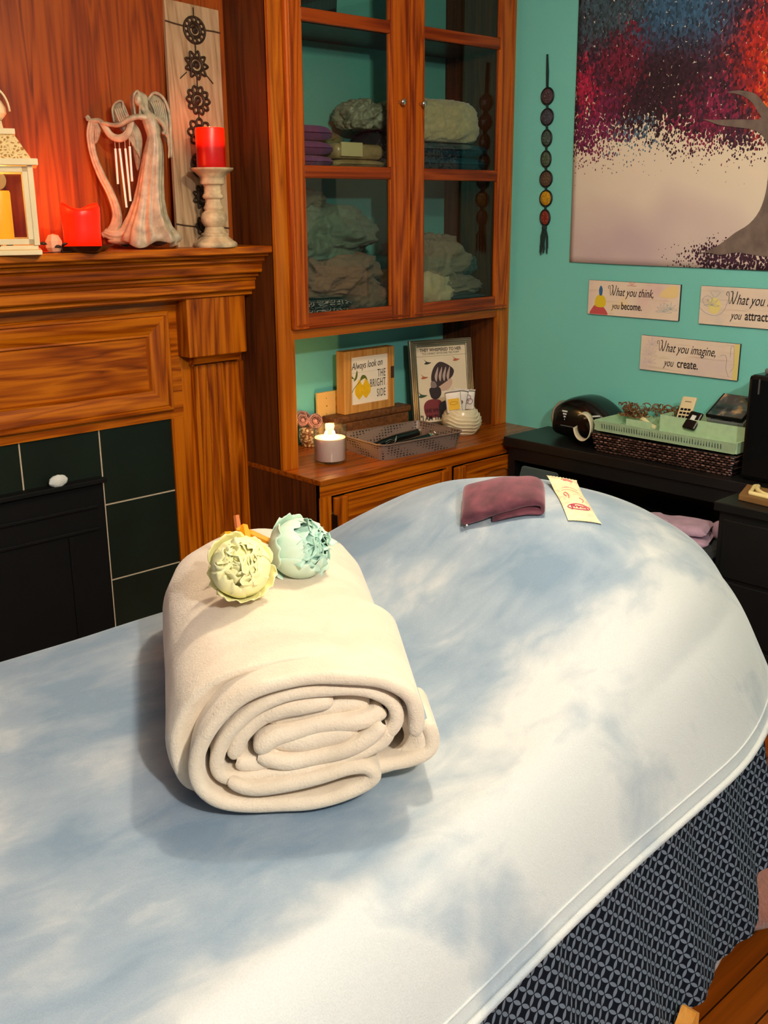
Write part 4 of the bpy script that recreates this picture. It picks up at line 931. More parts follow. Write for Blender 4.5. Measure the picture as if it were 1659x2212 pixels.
def b2(T, t):
    lines(T, [[(.0, .06), (.03, .04), (.07, .035), (.10, .055), (.112, .09)], [(.02, .07), (.01, .09), (.03, .105), (.05, .09), (.03, .07)], [(.04, .12), (.06, .10), (.08, .12)]]+lotus(.05, .07, .03, 5), rgb(150, 160, 170), t, 'printed_flower', .0008)
    blob2(T, [(.04, .05), (.035, .085), (.06, .10), (.085, .08), (.08, .05), (.06, .04)], rgb(232, 220, 140), t, 'printed_wash', -.0001)
    lettering(T, t, 'feel,', 'you', 'attract.', .108, .080, .052, .128, .026, .042, .184)
def b3(T, t):
    lines(T, lotus(.04, .06, .035)+lotus(.045, .03, .03, 6)+lotus(.05, .1, .025, 5), rgb(200, 186, 190), t, 'printed_flower')
    lines(T, [[(.345, .085), (.362, .09), (.372, .075), (.372, .04), (.385, .01)], [(.385, .085), (.386, .12), (.397, .122), (.400, .09), (.402, .05), (.39, .03)]], rgb(150, 150, 160), t, 'printed_hand', .0008)
    M().tf(T).box(.400, .4195, .0015, .1335, -.0001, .0002).obj('printed_wash', ptint(rgb(228, 212, 130)), t)
    lettering(T, t, 'imagine,', 'you', 'create.', .076, .080, .048, .108, .024, .042, .166)
plaque(2.557, 1.363, .4205, .136, 0.0, 'cream plaque reading What you think, you become, with a rainbow meditating figure', b1, plaque_mat(1, (rgb(226, 196, 190), rgb(238, 214, 160))))
plaque(2.050, 1.364, .4205, .140, 0.0, 'cream plaque reading What you feel, you attract, cut off by the picture edge', b2, plaque_mat(5, (rgb(214, 204, 190), rgb(236, 222, 190))))
plaque(2.294, 1.162, .4205, .135, 0.0, 'lower cream plaque reading What you imagine, you create, with a yellow right edge', b3, plaque_mat(9, (rgb(222, 204, 196), rgb(238, 222, 180))))
# ------------------------------------------------------------------ cloth lumps
def ridged(p, oct=3):
    v = 0; a = 1; f = 1
    for _ in range(oct):
        v += a*(1-abs(noise.noise(p*f))*2.2); a *= .5; f *= 2.1
    return v
def lump(c, r, seed=0, amp=.13, freq=2.2, nu=90, nv=56, box=2.6, stretch=(1.0, .8, .5), T=None, flat=True):
    q = M(); rows = []
    for i in range(nv+1):
        ph = -pi/2+pi*i/nv; row = []
        for j in range(nu):
            a = 2*pi*j/nu; d = Vector((cos(ph)*cos(a), cos(ph)*sin(a), sin(ph)))
            k = (abs(d.x)**box+abs(d.y)**box+abs(d.z)**box)**(-1/box)
            P = Vector((d.x*stretch[0], d.y*stretch[1], d.z*stretch[2]))*freq+Vector((seed*7.3, seed*3.1, seed))
            P = P+Vector((noise.noise(P*.7), noise.noise(P*.7+Vector((5, 0, 0))), 0))*.9
            k *= 1+amp*(ridged(P)-.9)
            x, y, z = d.x*r[0]*k, d.y*r[1]*k, d.z*r[2]*k
            if flat: z = max(z, -r[2]*.92)
            p = Vector((c[0]+x, c[1]+y, c[2]+z)); row.append(p)
        rows.append(row)
    q.T = T; q.grid(rows, cu=True); return q
def cloth(name, c, r, mat, label, cat, seed=0, group=None, lim=None, **k):
    q = lump(c, r, seed, **k)
    if lim:
        for v in q.v:
            v.x = max(lim[0], min(lim[1], v.x)); v.y = max(lim[2], min(lim[3], v.y)); v.z = max(lim[4], v.z)
    return q.obj(name, mat, smooth=True, label=label, cat=cat, group=group)
fab = lambda n, c, **k: plain(n, c, rough=.9, bump=k.pop('bump', .15), bscale=200, sheen=.15, **k)
def layered(name, x0, x1, y0, y1, zs_, mat, label, cat, seed=0, r=.4, group=None):
    """folded stack: each layer a soft rounded slab joined at the fold"""
    q = M()
    for i in range(len(zs_)-1):
        z0, z1 = zs_[i], zs_[i+1]; cx_, cz, hx, hz = (x0+x1)/2, (z0+z1)/2, (x1-x0)/2, (z1-z0)/2
        rows = []
        for a in range(28):
            th = 2*pi*a/28; ex = abs(cos(th))**.45*(1 if cos(th) > 0 else -1); ez = abs(sin(th))**.7*(1 if sin(th) > 0 else -1)
            row = []
            for b_ in range(15):
                t = b_/14; y = y0+(y1-y0)*t; e = min(1, sqrt(max(0, 1-(1-min(t, 1-t)*7)**2)) if min(t, 1-t) < 1/7 else 1)
                wob = .10*noise.noise(Vector((th*1.3, t*3, seed+i)))
                row.append((cx_+hx*ex*(.9+.1*e+wob*.5), y, cz+hz*ez*max(e, .05)*(1+wob)))
            rows.append(row)
        q.grid(rows, cv=True)
    for v in q.v: v.z = max(v.z, zs_[0])
    return q.obj(name, mat, smooth=True, label=label, cat=cat, group=group)
S1, S2, S3 = 1.2505, 1.7905, 2.2805
# lower shelf, left
pm, nt, b_ = newmat('black_white_swirl'); v_ = coords(nt, (1, 1, 1)); vo = N(nt, 'ShaderNodeTexVoronoi'); vo.inputs['Scale'].default_value = 26; L(nt, v_, vo.inputs['Vector'])
sn = N(nt, 'ShaderNodeMath', operation='SINE'); mm = N(nt, 'ShaderNodeMath', operation='MULTIPLY'); mm.inputs[1].default_value = 26; L(nt, vo.outputs['Distance'], mm.inputs[0]); L(nt, mm.outputs[0], sn.inputs[0]); rr = ramp(nt, [(.45, rgb(40, 32, 34)), (.6, rgb(222, 204, 196))]); L(nt, sn.outputs[0], rr.inputs[0]); L(nt, rr.outputs[0], b_.inputs['Base Color']); b_.inputs['Roughness'].default_value = .9
layered('folded_cloth', 2.40, 2.70, 3.03, 3.26, [S1, S1+.032, S1+.062], pm, 'folded black and white scroll patterned cloth at the bottom of the lower shelf', 'cloth', 3)
LIM = (2.31, 2.93, 3.012, 3.305, S1)
cloth('bed_linen', (2.66, 3.17, 1.40), (.25, .13, .085), fab('taupe_linen', rgb(150, 116, 92)), 'crumpled taupe bed linen heap above the patterned cloth', 'bed linen', 1, group='crumpled bed linen behind the glass doors', amp=.2, freq=2.3, lim=(2.40, 2.92, 3.02, 3.305, S1+.063), nu=150, nv=90)
cloth('bed_linen', (2.80, 3.14, 1.315), (.13, .12, .062), fab('taupe_linen_dark', rgb(136, 106, 84)), 'taupe sheet slumped right of the patterned cloth', 'bed linen', 12, group='crumpled bed linen behind the glass doors', amp=.18, lim=(2.70, 2.93, 3.02, 3.305, S1), nu=110, nv=60)
cloth('bed_linen', (2.64, 3.17, 1.555), (.235, .125, .10), fab('sage_linen', rgb(116, 136, 116)), 'crumpled sage green bed linen piled on the taupe heap', 'bed linen', 4, group='crumpled bed linen behind the glass doors', amp=.22, freq=2.0, lim=(2.40, 2.91, 3.02, 3.305, 1.45), nu=150, nv=90)
cloth('bed_linen', (2.55, 3.20, 1.675), (.11, .09, .05), fab('olive_linen', rgb(104, 104, 82)), 'olive grey cloth bunched at the top of the sage pile', 'bed linen', 6, group='crumpled bed linen behind the glass doors', amp=.22, lim=(2.40, 2.9, 3.02, 3.305, 1.60))
# lower shelf, right
layered('folded_cloth', 3.16, 3.475, 3.03, 3.28, [S1, S1+.020, S1+.038], fab('navy_cloth', rgb(26, 50, 72)), 'folded navy blue cloth under the grey beige pile, right door', 'cloth', 5)
cloth('bed_linen', (3.22, 3.17, 1.42), (.215, .125, .115), fab('stone_linen', rgb(152, 142, 118)), 'crumpled grey beige bed linen heap behind the right door', 'bed linen', 8, group='crumpled bed linen behind the glass doors', amp=.2, freq=2.1, lim=(2.97, 3.46, 3.02, 3.305, S1+.04), nu=150, nv=90)
cloth('bed_linen', (3.33, 3.14, 1.325), (.15, .11, .045), fab('stone_linen_b', rgb(140, 130, 108)), 'flat beige linen wedge lying on the navy cloth', 'bed linen', 15, group='crumpled bed linen behind the glass doors', amp=.15, lim=(3.15, 3.48, 3.02, 3.305, S1+.039))
cloth('bed_linen', (3.11, 3.07, 1.32), (.155, .05, .075), fab('ivory_linen', rgb(222, 206, 164)), 'ivory cloth drooping in front at the lower left of the right door', 'bed linen', 9, group='crumpled bed linen behind the glass doors', amp=.22, freq=1.8, lim=(2.97, 3.275, 3.01, 3.12, S1))
cloth('bed_linen', (3.43, 3.16, 1.405), (.048, .08, .05), fab('teal_linen', rgb(58, 86, 80)), 'small dark teal cloth tucked right of the grey beige heap', 'bed linen', 11, group='crumpled bed linen behind the glass doors', amp=.2, lim=(3.36, 3.48, 3.02, 3.305, 1.34))
# middle shelf
layered('folded_towel', 2.34, 2.625, 3.04, 3.28, [S2, S2+.045, S2+.095, S2+.148], fab('purple_towel', rgb(140, 78, 138)), 'folded purple towels stacked on the middle shelf behind the left door', 'towel', 7)
bgp = plain('beige_pack_plastic', rgb(196, 170, 118), rough=.25, var=.3, vscale=14, coat=.5)
layered('packaged_sheet', 2.64, 2.90, 3.05, 3.28, [S2, S2+.036], bgp, 'flat beige packaged sheet, bottom of the two beside the purple towels', 'package', 8)
pk = thing('packaged_sheet', 'beige packaged sheet with a cream card label, on top of another beside the purple towels', 'package', (2.75, 3.15, S2+.037))
q = M().box(2.64, 2.88, 3.05, 3.28, S2+.037, S2+.092, .02); q.obj('plastic_pack', bgp, pk, smooth=True)
M().box(2.655, 2.76, 3.044, 3.05, S2+.045, S2+.094).obj('card_label', plain('cream_card', rgb(238, 220, 160), rough=.6), pk)
cloth('gauze_cloth', (2.66, 3.22, S2+.105), (.12, .06, .035), fab('olive_gauze', rgb(120, 116, 72)), 'thin olive gauze bunched behind the beige packages', 'cloth', 13, amp=.25, lim=(2.5, 2.8, 3.1, 3.305, S2+.093))
cloth('dark_bundle', (2.90, 3.17, S2+.075), (.075, .11, .075), fab('charcoal_bundle', rgb(34, 44, 46)), 'dark charcoal bundle right of the beige packages', 'cloth', 14, amp=.12, lim=(2.905, 2.99, 3.03, 3.305, S2))
cloth('plastic_bag', (2.86, 3.17, S2+.20), (.085, .09, .055), plain('dull_white_plastic', rgb(164, 166, 140), rough=.4, coat=.3), 'crumpled off-white plastic bag on top of the dark bundle', 'bag', 16, amp=.25, lim=(2.77, 2.99, 3.03, 3.305, S2+.146))
q = lump((3.215, 3.16, S2+.192), (.222, .13, .085), 17, amp=.06, freq=3.2, box=4.5, nu=130, nv=70, stretch=(1.4, 1.4, .8))
for v in q.v: v.x = min(3.44, v.x-.15*(v.z-S2-.19)); v.y = max(3.02, min(3.305, v.y)); v.z = max(v.z, S2+.112)
q.obj('fur_throw', plain('cream_fur', rgb(226, 208, 158), rough=1, bump=1, bscale=110, var=.12, vscale=50, sheen=.6), smooth=True, label='cream faux fur throw folded on top of the blue wrapped blanket', cat='throw')
layered('wrapped_blanket', 2.97, 3.475, 3.03, 3.29, [S2, S2+.058, S2+.110], plain('teal_plastic_wrap', rgb(22, 84, 104), rough=.18, var=.35, vscale=16, coat=.8, bump=.3, bscale=30), 'teal blue blanket in shiny plastic wrap under the cream fur throw', 'blanket', 18)
# top shelf
q = M()
for k in range(14): q.tube([(2.40+k*.018, 3.12-.01*(k % 2), S3+.020), (2.395+k*.019, 3.12-.01*(k % 2), S3+.12), (2.40+k*.0195, 3.13, S3+.22)], (.012, .05), 10)
q.obj('pleated_bag', fab('black_pleated', rgb(20, 20, 24)), smooth=True, label='black pleated fabric bag on the top shelf behind the left door', cat='bag')

# ------------------------------------------------------------------ things in the niche
CT = .7105
# jar candle
JX, JY = 2.510, 2.975
jar = thing('jar_candle', 'white two wick candle burning in a clear glass jar on the counter', 'candle', (JX, JY, CT))
cg, nt, b_ = newmat('jar_glass'); nt.nodes.remove(b_); t_ = N(nt, 'ShaderNodeBsdfTransparent'); t_.inputs[0].default_value = (.96, .96, .95, 1); g_ = N(nt, 'ShaderNodeBsdfGlossy'); g_.inputs['Roughness'].default_value = .03; mx_ = N(nt, 'ShaderNodeMixShader'); L(nt, pane_factor(nt, .06, 1.0), mx_.inputs[0]); L(nt, t_.outputs[0], mx_.inputs[1]); L(nt, g_.outputs[0], mx_.inputs[2]); L(nt, mx_.outputs[0], nt.nodes['Material Output'].inputs[0])
M().lathe([(.0001, 0), (.055, 0), (.062, .004), (.0635, .010), (.0635, .138), (.0625, .140), (.0610, .138), (.0610, .012), (.055, .008), (.0001, .008)], (JX, JY, CT), 48).obj('glass_jar', cg, jar, smooth=True, auto=60)
wm, nt, b_ = newmat('white_candle_wax'); b_.inputs['Base Color'].default_value = rgb(236, 216, 208); b_.inputs['Roughness'].default_value = .5; b_.inputs['Subsurface Weight'].default_value = .4; b_.inputs['Subsurface Radius'].default_value = (.04, .02, .01)
M().lathe([(.0001, .010), (.0585, .010), (.0598, .014), (.0598, .096), (.0001, .094)], (JX, JY, CT), 48).obj('wax', wm, jar, smooth=True, auto=60)
for dx, dy in ((-.014, .006), (.012, -.008)):
    c = (JX+dx, JY+dy, CT+.095); w_ = M().tube([c, (c[0], c[1], c[2]+.008)], .0012, 6).obj('wick', black_m, jar)
    M().lathe([(.0001, .006), (.0048, .009), (.0062, .014), (.0050, .020), (.0025, .025), (.0001, .028)], c, 14).obj('flame', plain('jar_flame', rgb(255, 230, 150), emit=(1, .72, .32, 1), estr=40), w_, smooth=True)
lamp('jar_flame_light', (JX, JY, CT+.155), 1.9, (1, .50, .12), .02)
lamp('jar_flame_light', (JX, JY, CT+.118), .35, (1, .62, .2), .012)
# rose pot
PX, PY = 2.625, 3.245
pot = thing('rose_pot', 'small basket textured pot of dusty pink fabric roses in the niche corner', 'flower pot', (PX, PY, CT))
bt, nt, b_ = newmat('basket_relief'); v_ = coords(nt, (90, 90, 120)); w1 = N(nt, 'ShaderNodeTexVoronoi'); w1.inputs['Scale'].default_value = 1; L(nt, v_, w1.inputs['Vector']); rr = ramp(nt, [(.25, rgb(226, 200, 158)), (.6, rgb(120, 70, 30))]); L(nt, w1.outputs['Distance'], rr.inputs[0]); L(nt, rr.outputs[0], b_.inputs['Base Color'])
M().lathe([(.0001, 0), (.030, 0), (.032, .006), (.030, .012), (.038, .020), (.042, .05), (.040, .075), (.036, .085), (.030, .080), (.0001, .078)], (PX, PY, CT), 32).obj('pot_body', bt, pot, smooth=True)
def rose(c, D, R, mat, parent, name='rose', seed=1, petals=9):
    D = Vector(D).normalized(); X_ = D.orthogonal().normalized(); Y_ = D.cross(X_); T = Matrix(((X_.x, Y_.x, D.x, c[0]), (X_.y, Y_.y, D.y, c[1]), (X_.z, Y_.z, D.z, c[2]), (0, 0, 0, 1)))
    q = M().tf(T); rnd = random.Random(seed)
    for k in range(petals):
        layer = k//3; a0 = k*2.1+layer*.5; rr_ = R*(1-.27*layer); w_ = 1.15; rows = []
        for i in range(7):
            t = i/6; row = []
            for j in range(9):
                s_ = (j/8-.5)*2; th = 2.5-1.75*t-(.15*layer)*t; rad = rr_*(.45+.55*sin(min(th, 3.1)))*(1+.12*t*t+.05*sin(s_*5+k)); ph = a0+s_*w_*(.55+.45*sin(pi*(.25+.5*t)))
                row.append((rad*cos(ph)*(1-.08*t*s_*s_), rad*sin(ph), -R*.75*cos(pi-th)*-1*(1 if True else 0)-R*.1+R*.15*layer))
            rows.append(row)
        q.grid(rows)
    q.ball((0, 0, R*.2), (R*.35, R*.35, R*.5), 12, 8)
    o = q.obj(name, mat, parent, smooth=True); o.modifiers.new('t', 'SOLIDIFY').thickness = .0008; return o
pinkm = plain('dusty_pink', rgb(206, 150, 140), rough=.8, var=.15, vscale=60)
for i, (dx, dy, dz, R) in enumerate([(.004, -.036, .105, .031), (-.034, -.004, .112, .025), (.040, .0, .104, .026), (.0, .026, .118, .024), (-.02, .02, .125, .022)]): rose((PX+dx, PY+dy, CT+dz), (dx*2-.4, dy-.7, .35), R, pinkm, pot, seed=i)
M().ball((PX, PY, CT+.085), (.038, .036, .018), 14, 8).obj('foliage', plain('dark_foliage', rgb(54, 52, 34), rough=.9), pot)
# grey lattice tray with contents
tx = Vector((.996, -.09, 0)).normalized(); ty = Vector((.09, .996, 0)); TT = Matrix(((tx.x, ty.x, 0, 2.655), (tx.y, ty.y, 0, 2.835), (0, 0, 1, CT), (0, 0, 0, 1)))
tray = thing('storage_tray', 'shallow grey brown plastic lattice tray on the counter holding black tools', 'tray', (2.85, 2.95, CT))
lt, nt, b_ = newmat('lattice_plastic'); v_ = coords(nt, (1, 1, 1)); 
bk = N(nt, 'ShaderNodeTexVoronoi'); mp_ = v_.node; mp_.inputs['Scale'].default_value = (62, 62, 95); bk.inputs['Scale'].default_value = 1; bk.inputs['Randomness'].default_value = .15; L(nt, v_, bk.inputs['Vector']); rr = ramp(nt, [(.26, rgb(28, 22, 20)), (.36, rgb(128, 108, 98))]); L(nt, bk.outputs['Distance'], rr.inputs[0]); L(nt, rr.outputs[0], b_.inputs['Base Color']); b_.inputs['Roughness'].default_value = .4
tpl = plain('tray_plastic', rgb(120, 98, 86), rough=.3)
def rrect(x0, x1, y0, y1, r, z, n=6):
    out = []
    for cx_, cy_, a0 in ((x1-r, y1-r, 0), (x0+r, y1-r, pi/2), (x0+r, y0+r, pi), (x1-r, y0+r, 1.5*pi)):
        for k in range(n+1): a = a0+pi/2*k/n; out.append((cx_+r*cos(a), cy_+r*sin(a), z))
    return out
W_, D_ = .40, .265
q = M().tf(TT); q.grid([rrect(.0, W_, .0, D_, .03, .002), rrect(-.012, W_+.014, -.012, D_+.012, .035, .062)], cu=True).grid([rrect(.004, W_-.004, .004, D_-.004, .03, .004), rrect(-.009, W_+.011, -.009, D_+.009, .035, .062)], cu=True); q.obj('lattice_side', lt, tray)
q = M().tf(TT); R1 = rrect(-.014, W_+.016, -.014, D_+.014, .036, .063); q.tube(R1, (.0035), 8, closed=True); q.prism([(p[0], p[1]) for p in rrect(0, W_, 0, D_, .03, 0)], .003); q.obj('rim_and_base', tpl, tray, smooth=False)
def tool(pts, r, mat, name, label, cat, extra=None):
    q = M().tf(TT); q.tube(pts, r, 14); t = thing(name, label, cat, tuple(TT @ Vector(pts[0]))); q.obj('body', mat, t, smooth=True, auto=50)
    if extra: extra(t)
    return t
tool([(.05, .12, .030), (.09, .13, .034), (.20, .16, .036), (.33, .19, .036)], [.012, .016, .017, .016], black_g, 'massage_wand', 'glossy black massage wand, rear one in the lattice tray', 'tool', lambda t: M().tf(TT).tube([(.33, .19, .036), (.345, .194, .036)], .0172, 14).obj('chrome_band', chrome, t))
tool([(.10, .05, .032), (.16, .062, .034), (.25, .085, .034), (.315, .10, .034)], [.013, .016, .016, .015], black_g, 'massage_wand', 'glossy black massage wand with chrome ring, nearest the tray front', 'tool', lambda t: (M().tf(TT).tube([(.315, .10, .034), (.335, .105, .034)], .0165, 14).obj('chrome_band', chrome, t), M().tf(TT @ Matrix.Translation((.352, .108, .040)) @ Matrix.Rotation(1.2, 4, 'Y')).tube([(.018*cos(2*pi*k/24), .018*sin(2*pi*k/24), 0) for k in range(24)], .003, 8, closed=True).obj('ring', chrome, t, smooth=True)))
tool([(.22, .215, .016), (.36, .235, .018)], [.012, .012], black_m, 'comb_case', 'matt black slim case at the back of the lattice tray', 'case')
q = M().tf(TT)
for dz in (0, .008): q.tube(bez([(.055, .05, .05+dz), (.085, .06, .054+dz), (.105, .055, .05+dz), (.13, .075, .060+dz)], 5), .0014, 6)
q.obj('wire_clip', chrome, label='thin bent silver wire clip sticking up at the left in the tray', cat='clip')
M().tf(TT).ball((.03, .06, .034), (.018, .018, .020), 16, 10).obj('wooden_ball', plain('amber_wood', rgb(150, 90, 24), rough=.4), label='small amber wooden ball in the left end of the lattice tray', cat='ball')
# carved long box + signs
carv = plain('carved_brown_wood', rgb(104, 62, 28), rough=.55, var=.5, vscale=70, bump=.8, bscale=70)
M().box(2.70, 3.125, 3.165, 3.235, CT, .798, .006).box(2.69, 3.135, 3.158, 3.242, .799, .8275, .008).obj('carved_box', carv, label='long low carved brown wooden box behind the tray, under the lemon sign', cat='box')
lem = thing('lemon_sign', 'small wooden box sign with two lemons reading Always look on the bright side', 'sign', (2.91, 3.2, .828))
pinew = oak('pine_frame', 2, rgb(150, 96, 36), rgb(186, 128, 58), rgb(204, 150, 78), rough=.6, seed=12)
FXa, FXb, FZa, FZb, FY = 2.765, 3.050, .8285, 1.088, 3.178
fr = 0.042
q = M().box(FXa, FXa+fr, FY, FY+.05, FZa, FZb, .002).box(FXb-fr*.8, FXb, FY, FY+.05, FZa, FZb, .002).box(FXa+fr, FXb-fr*.8, FY, FY+.05, FZa, FZa+fr*.8, .002).box(FXa+fr, FXb-fr*.8, FY, FY+.05, FZb-fr*.65, FZb, .002); q.obj('box_frame', pinew, lem)
px0, px1, pz0, pz1 = FXa+fr, FXb-fr*.8, FZa+fr*.8, FZb-fr*.65; pw, ph_ = px1-px0, pz1-pz0
wp_ = plain('white_planks', rgb(244, 232, 214), rough=.6)
q = M(); 
for k in range(3): q.box(px0, px1, FY+.008, FY+.012, pz0+ph_*k/3+(.0008 if k else 0), pz0+ph_*(k+1)/3)
q.obj('white_panel', wp_, lem)
TLm = frame((px0, FY+.0078, pz0), (1, 0, 0), (0, 0, 1), (0, -1, 0))
q = M(); text_mesh(q, 'Always look on', .042, TLm @ Matrix.Translation((.006, ph_*.735, 0)) @ Matrix.Rotation(.03, 4, 'Z'), shear=.3, width=.66)
q.obj('lettering', ink, lem)
q = M(); 
for s_, zz in (('THE', .52), ('BRIGHT', .325), ('SIDE', .10)): text_mesh(q, s_, .047, TLm @ Matrix.Translation((pw-.012, ph_*zz, 0)), width=.50, align='RIGHT', spacing=1.15)
q.obj('lettering', plain('grey_ink', rgb(70, 62, 54)), lem)
ylw = plain('lemon_yellow', rgb(236, 186, 12), rough=.6, var=.12, vscale=40); grn = plain('leaf_green', rgb(96, 104, 32), rough=.6)
def flat(parent, T, pts, mat, name, z=0, h=.0004): return M().prism([(p.x, p.y) for p in bez(pts, 5, True)], h, T @ Matrix.Translation((0, 0, z))).obj(name, mat, parent)
for k, (lx, lz) in enumerate(((pw*.22, ph_*.28), (pw*.40, ph_*.29))):
    flat(lem, TLm, [(lx, lz+.048), (lx+.012, lz+.030), (lx+.026, lz+.012), (lx+.025, lz-.012), (lx+.010, lz-.028), (lx, lz-.036), (lx-.012, lz-.026), (lx-.024, lz-.008), (lx-.022, lz+.014), (lx-.010, lz+.032)], ylw, 'printed_lemon', k*.0004)
for pts in ([(.015, ph_*.50), (.024, ph_*.58), (.034, ph_*.72), (.037, ph_*.62), (.030, ph_*.53)], [(.052, ph_*.50), (.062, ph_*.60), (.082, ph_*.58), (.092, ph_*.48), (.078, ph_*.53)], [(.020, ph_*.54), (.008, ph_*.60), (.0, ph_*.64), (.004, ph_*.57)]): flat(lem, TLm, pts, grn, 'printed_leaf', .0008)
M().tf(TLm).tube(bez([(.001, ph_*.24, .001), (.02, ph_*.36, .001), (.045, ph_*.46, .001), (.06, ph_*.52, .001)], 4), .0012, 6).obj('printed_stem', grn, lem)
M().box(FXb-.022, FXb-.004, FY-.0015, FY, FZb-.135, FZb-.085).obj('knot', plain('wood_knot', rgb(60, 34, 20)), lem)
# plain wood plaque behind
wpq = thing('wood_plaque', 'small blond wooden plaque with pale markings half hidden behind the lemon sign', 'sign', (2.77, 3.27, CT))
M().box(2.690, 2.860, 3.262, 3.276, CT, .918, .002).obj('board', plain('blond_wood', rgb(236, 190, 110), rough=.6, var=.08), wpq)
q = M(); 
for i in range(4): q.box(2.735, 2.738+.004*(i % 2), 3.2605, 3.262, .89-.033*i, .895-.033*i)
for i, s_ in enumerate(('m', 'r', 'n')): text_mesh(q, s_, .04, frame((2.785, 3.2618, .872-.036*i), (1, 0, 0), (0, 0, 1), (0, -1, 0)), width=.8, bold=-.0008)
q.obj('faint_marking', plain('tan_ink', rgb(170, 124, 60)), wpq)
# silver framed picture
BL, TLc, TRc = Vector((3.140, 3.15, CT+.001)), Vector((3.139, 3.21, 1.095)), Vector((3.430, 3.115, 1.095))
ex = (TRc-TLc); ey = (TLc-BL); wF, hF = ex.length, ey.length; ex.normalize(); ez = ex.cross(ey).normalized(); ey = ez.cross(ex); TF = frame(BL, ex, ey, ez)
pf = thing('picture_frame', 'silver framed print of a girl with a bun and little birds, leaning in the niche', 'picture', tuple(BL))
q = M().tf(TF); fw = .030
for (a, b2, c, d) in ((0, fw, 0, hF), (wF-fw, wF, 0, hF), (fw, wF-fw, 0, fw), (fw, wF-fw, hF-fw, hF)): q.box(a, b2, c, d, 0, .012, .002)
for o_ in (.004, .012, .020):
    rr_ = [(o_, o_, .013), (wF-o_, o_, .013), (wF-o_, hF-o_, .013), (o_, hF-o_, .013)]
    for k in range(4): q.tube([rr_[k], rr_[(k+1) % 4]], .003, 6)
q.box(0, wF, 0, hF, -.008, 0); q.obj('silver_frame', plain('aged_silver', rgb(150, 138, 118), rough=.3, metal=.8, var=.2), pf)
M().tf(TF).box(fw, wF-fw, fw, hF-fw, .001, .004).obj('print_sheet', plain('ivory_print', rgb(232, 214, 184), rough=.6, var=.05), pf)
TQ = TF @ Matrix.Translation((fw, fw, .0042)); w0, h0 = wF-2*fw, hF-2*fw
q = M(); text_mesh(q, 'THEY WHISPERED TO HER', .020, TQ @ Matrix.Translation((w0/2, h0*.935, 0)), width=.86, align='CENTER', bold=.0005); text_mesh(q, '"YOU CANNOT WITHSTAND THE STORM"', .0125, TQ @ Matrix.Translation((w0/2, h0*.895, 0)), width=.78, align='CENTER')
q.obj('lettering', plain('sepia_ink', rgb(84, 68, 56)), pf)
q = M(); text_mesh(q, 'SHE WHISPERED', .024, TQ @ Matrix.Translation((w0*.12, .042, 0)), width=.8, bold=.0006); text_mesh(q, '"I AM THE STORM"', .032, TQ @ Matrix.Translation((w0*.02, .008, 0)), width=.8, bold=.0008); q.obj('lettering', ink, pf)
def fq(pts, col, name, z=0): return flat(pf, TQ, [(a*w0, b2*h0) for a, b2 in pts], plain('print_colour', col, rough=.6), name, z)
M().tf(TQ).box(0, w0, h0*.872, h0*.875, 0, .0004).obj('rule_line', ink, pf)
fq([(.30, .50), (.28, .60), (.34, .72), (.46, .79), (.60, .76), (.74, .68), (.72, .60), (.64, .55), (.52, .50), (.40, .46)], rgb(60, 40, 42), 'printed_hair')
for a in (.38, .46, .54, .62): fq([(a, .53), (a-.03, .60), (a+.02, .69), (a+.05, .72), (a+.03, .62)], rgb(186, 160, 150), 'printed_hair_streak', .0005)
fq([(.26, .50), (.28, .54), (.35, .53), (.38, .47), (.33, .45), (.27, .46)], rgb(140, 120, 116), 'printed_bun', .0006)
fq([(.24, .36), (.23, .44), (.32, .47), (.44, .45), (.46, .36), (.38, .30), (.28, .31)], rgb(50, 34, 40), 'printed_hair', .0003)
fq([(.42, .44), (.40, .54), (.52, .58), (.66, .58), (.70, .50), (.62, .42), (.50, .40)], rgb(208, 172, 152), 'printed_face', -.0001)
fq([(.12, .10), (.10, .22), (.18, .29), (.34, .30), (.46, .26), (.50, .12), (.40, .06), (.2, .06)], rgb(124, 46, 52), 'printed_dress')
fq([(.42, .04), (.40, .20), (.48, .26), (.62, .26), (.66, .1)], rgb(52, 44, 50), 'printed_dress', .0006)
for (cx_, cy_, s_, col) in ((.22, .79, .07, (50, 52, 48)), (.80, .81, .07, (190, 100, 66)), (.14, .60, .07, (180, 96, 60)), (.08, .36, .09, (50, 74, 50))):
    fq([(cx_-s_, cy_+s_*.7), (cx_-s_*.3, cy_+s_*.25), (cx_+s_*.3, cy_+s_*.1), (cx_+s_*1.1, cy_), (cx_+s_*.3, cy_-s_*.25), (cx_-s_*.5, cy_-s_*.3), (cx_-s_*.9, cy_-s_*.1), (cx_-s_*.45, cy_+s_*.12)], rgb(*col), 'printed_bird', .0008)
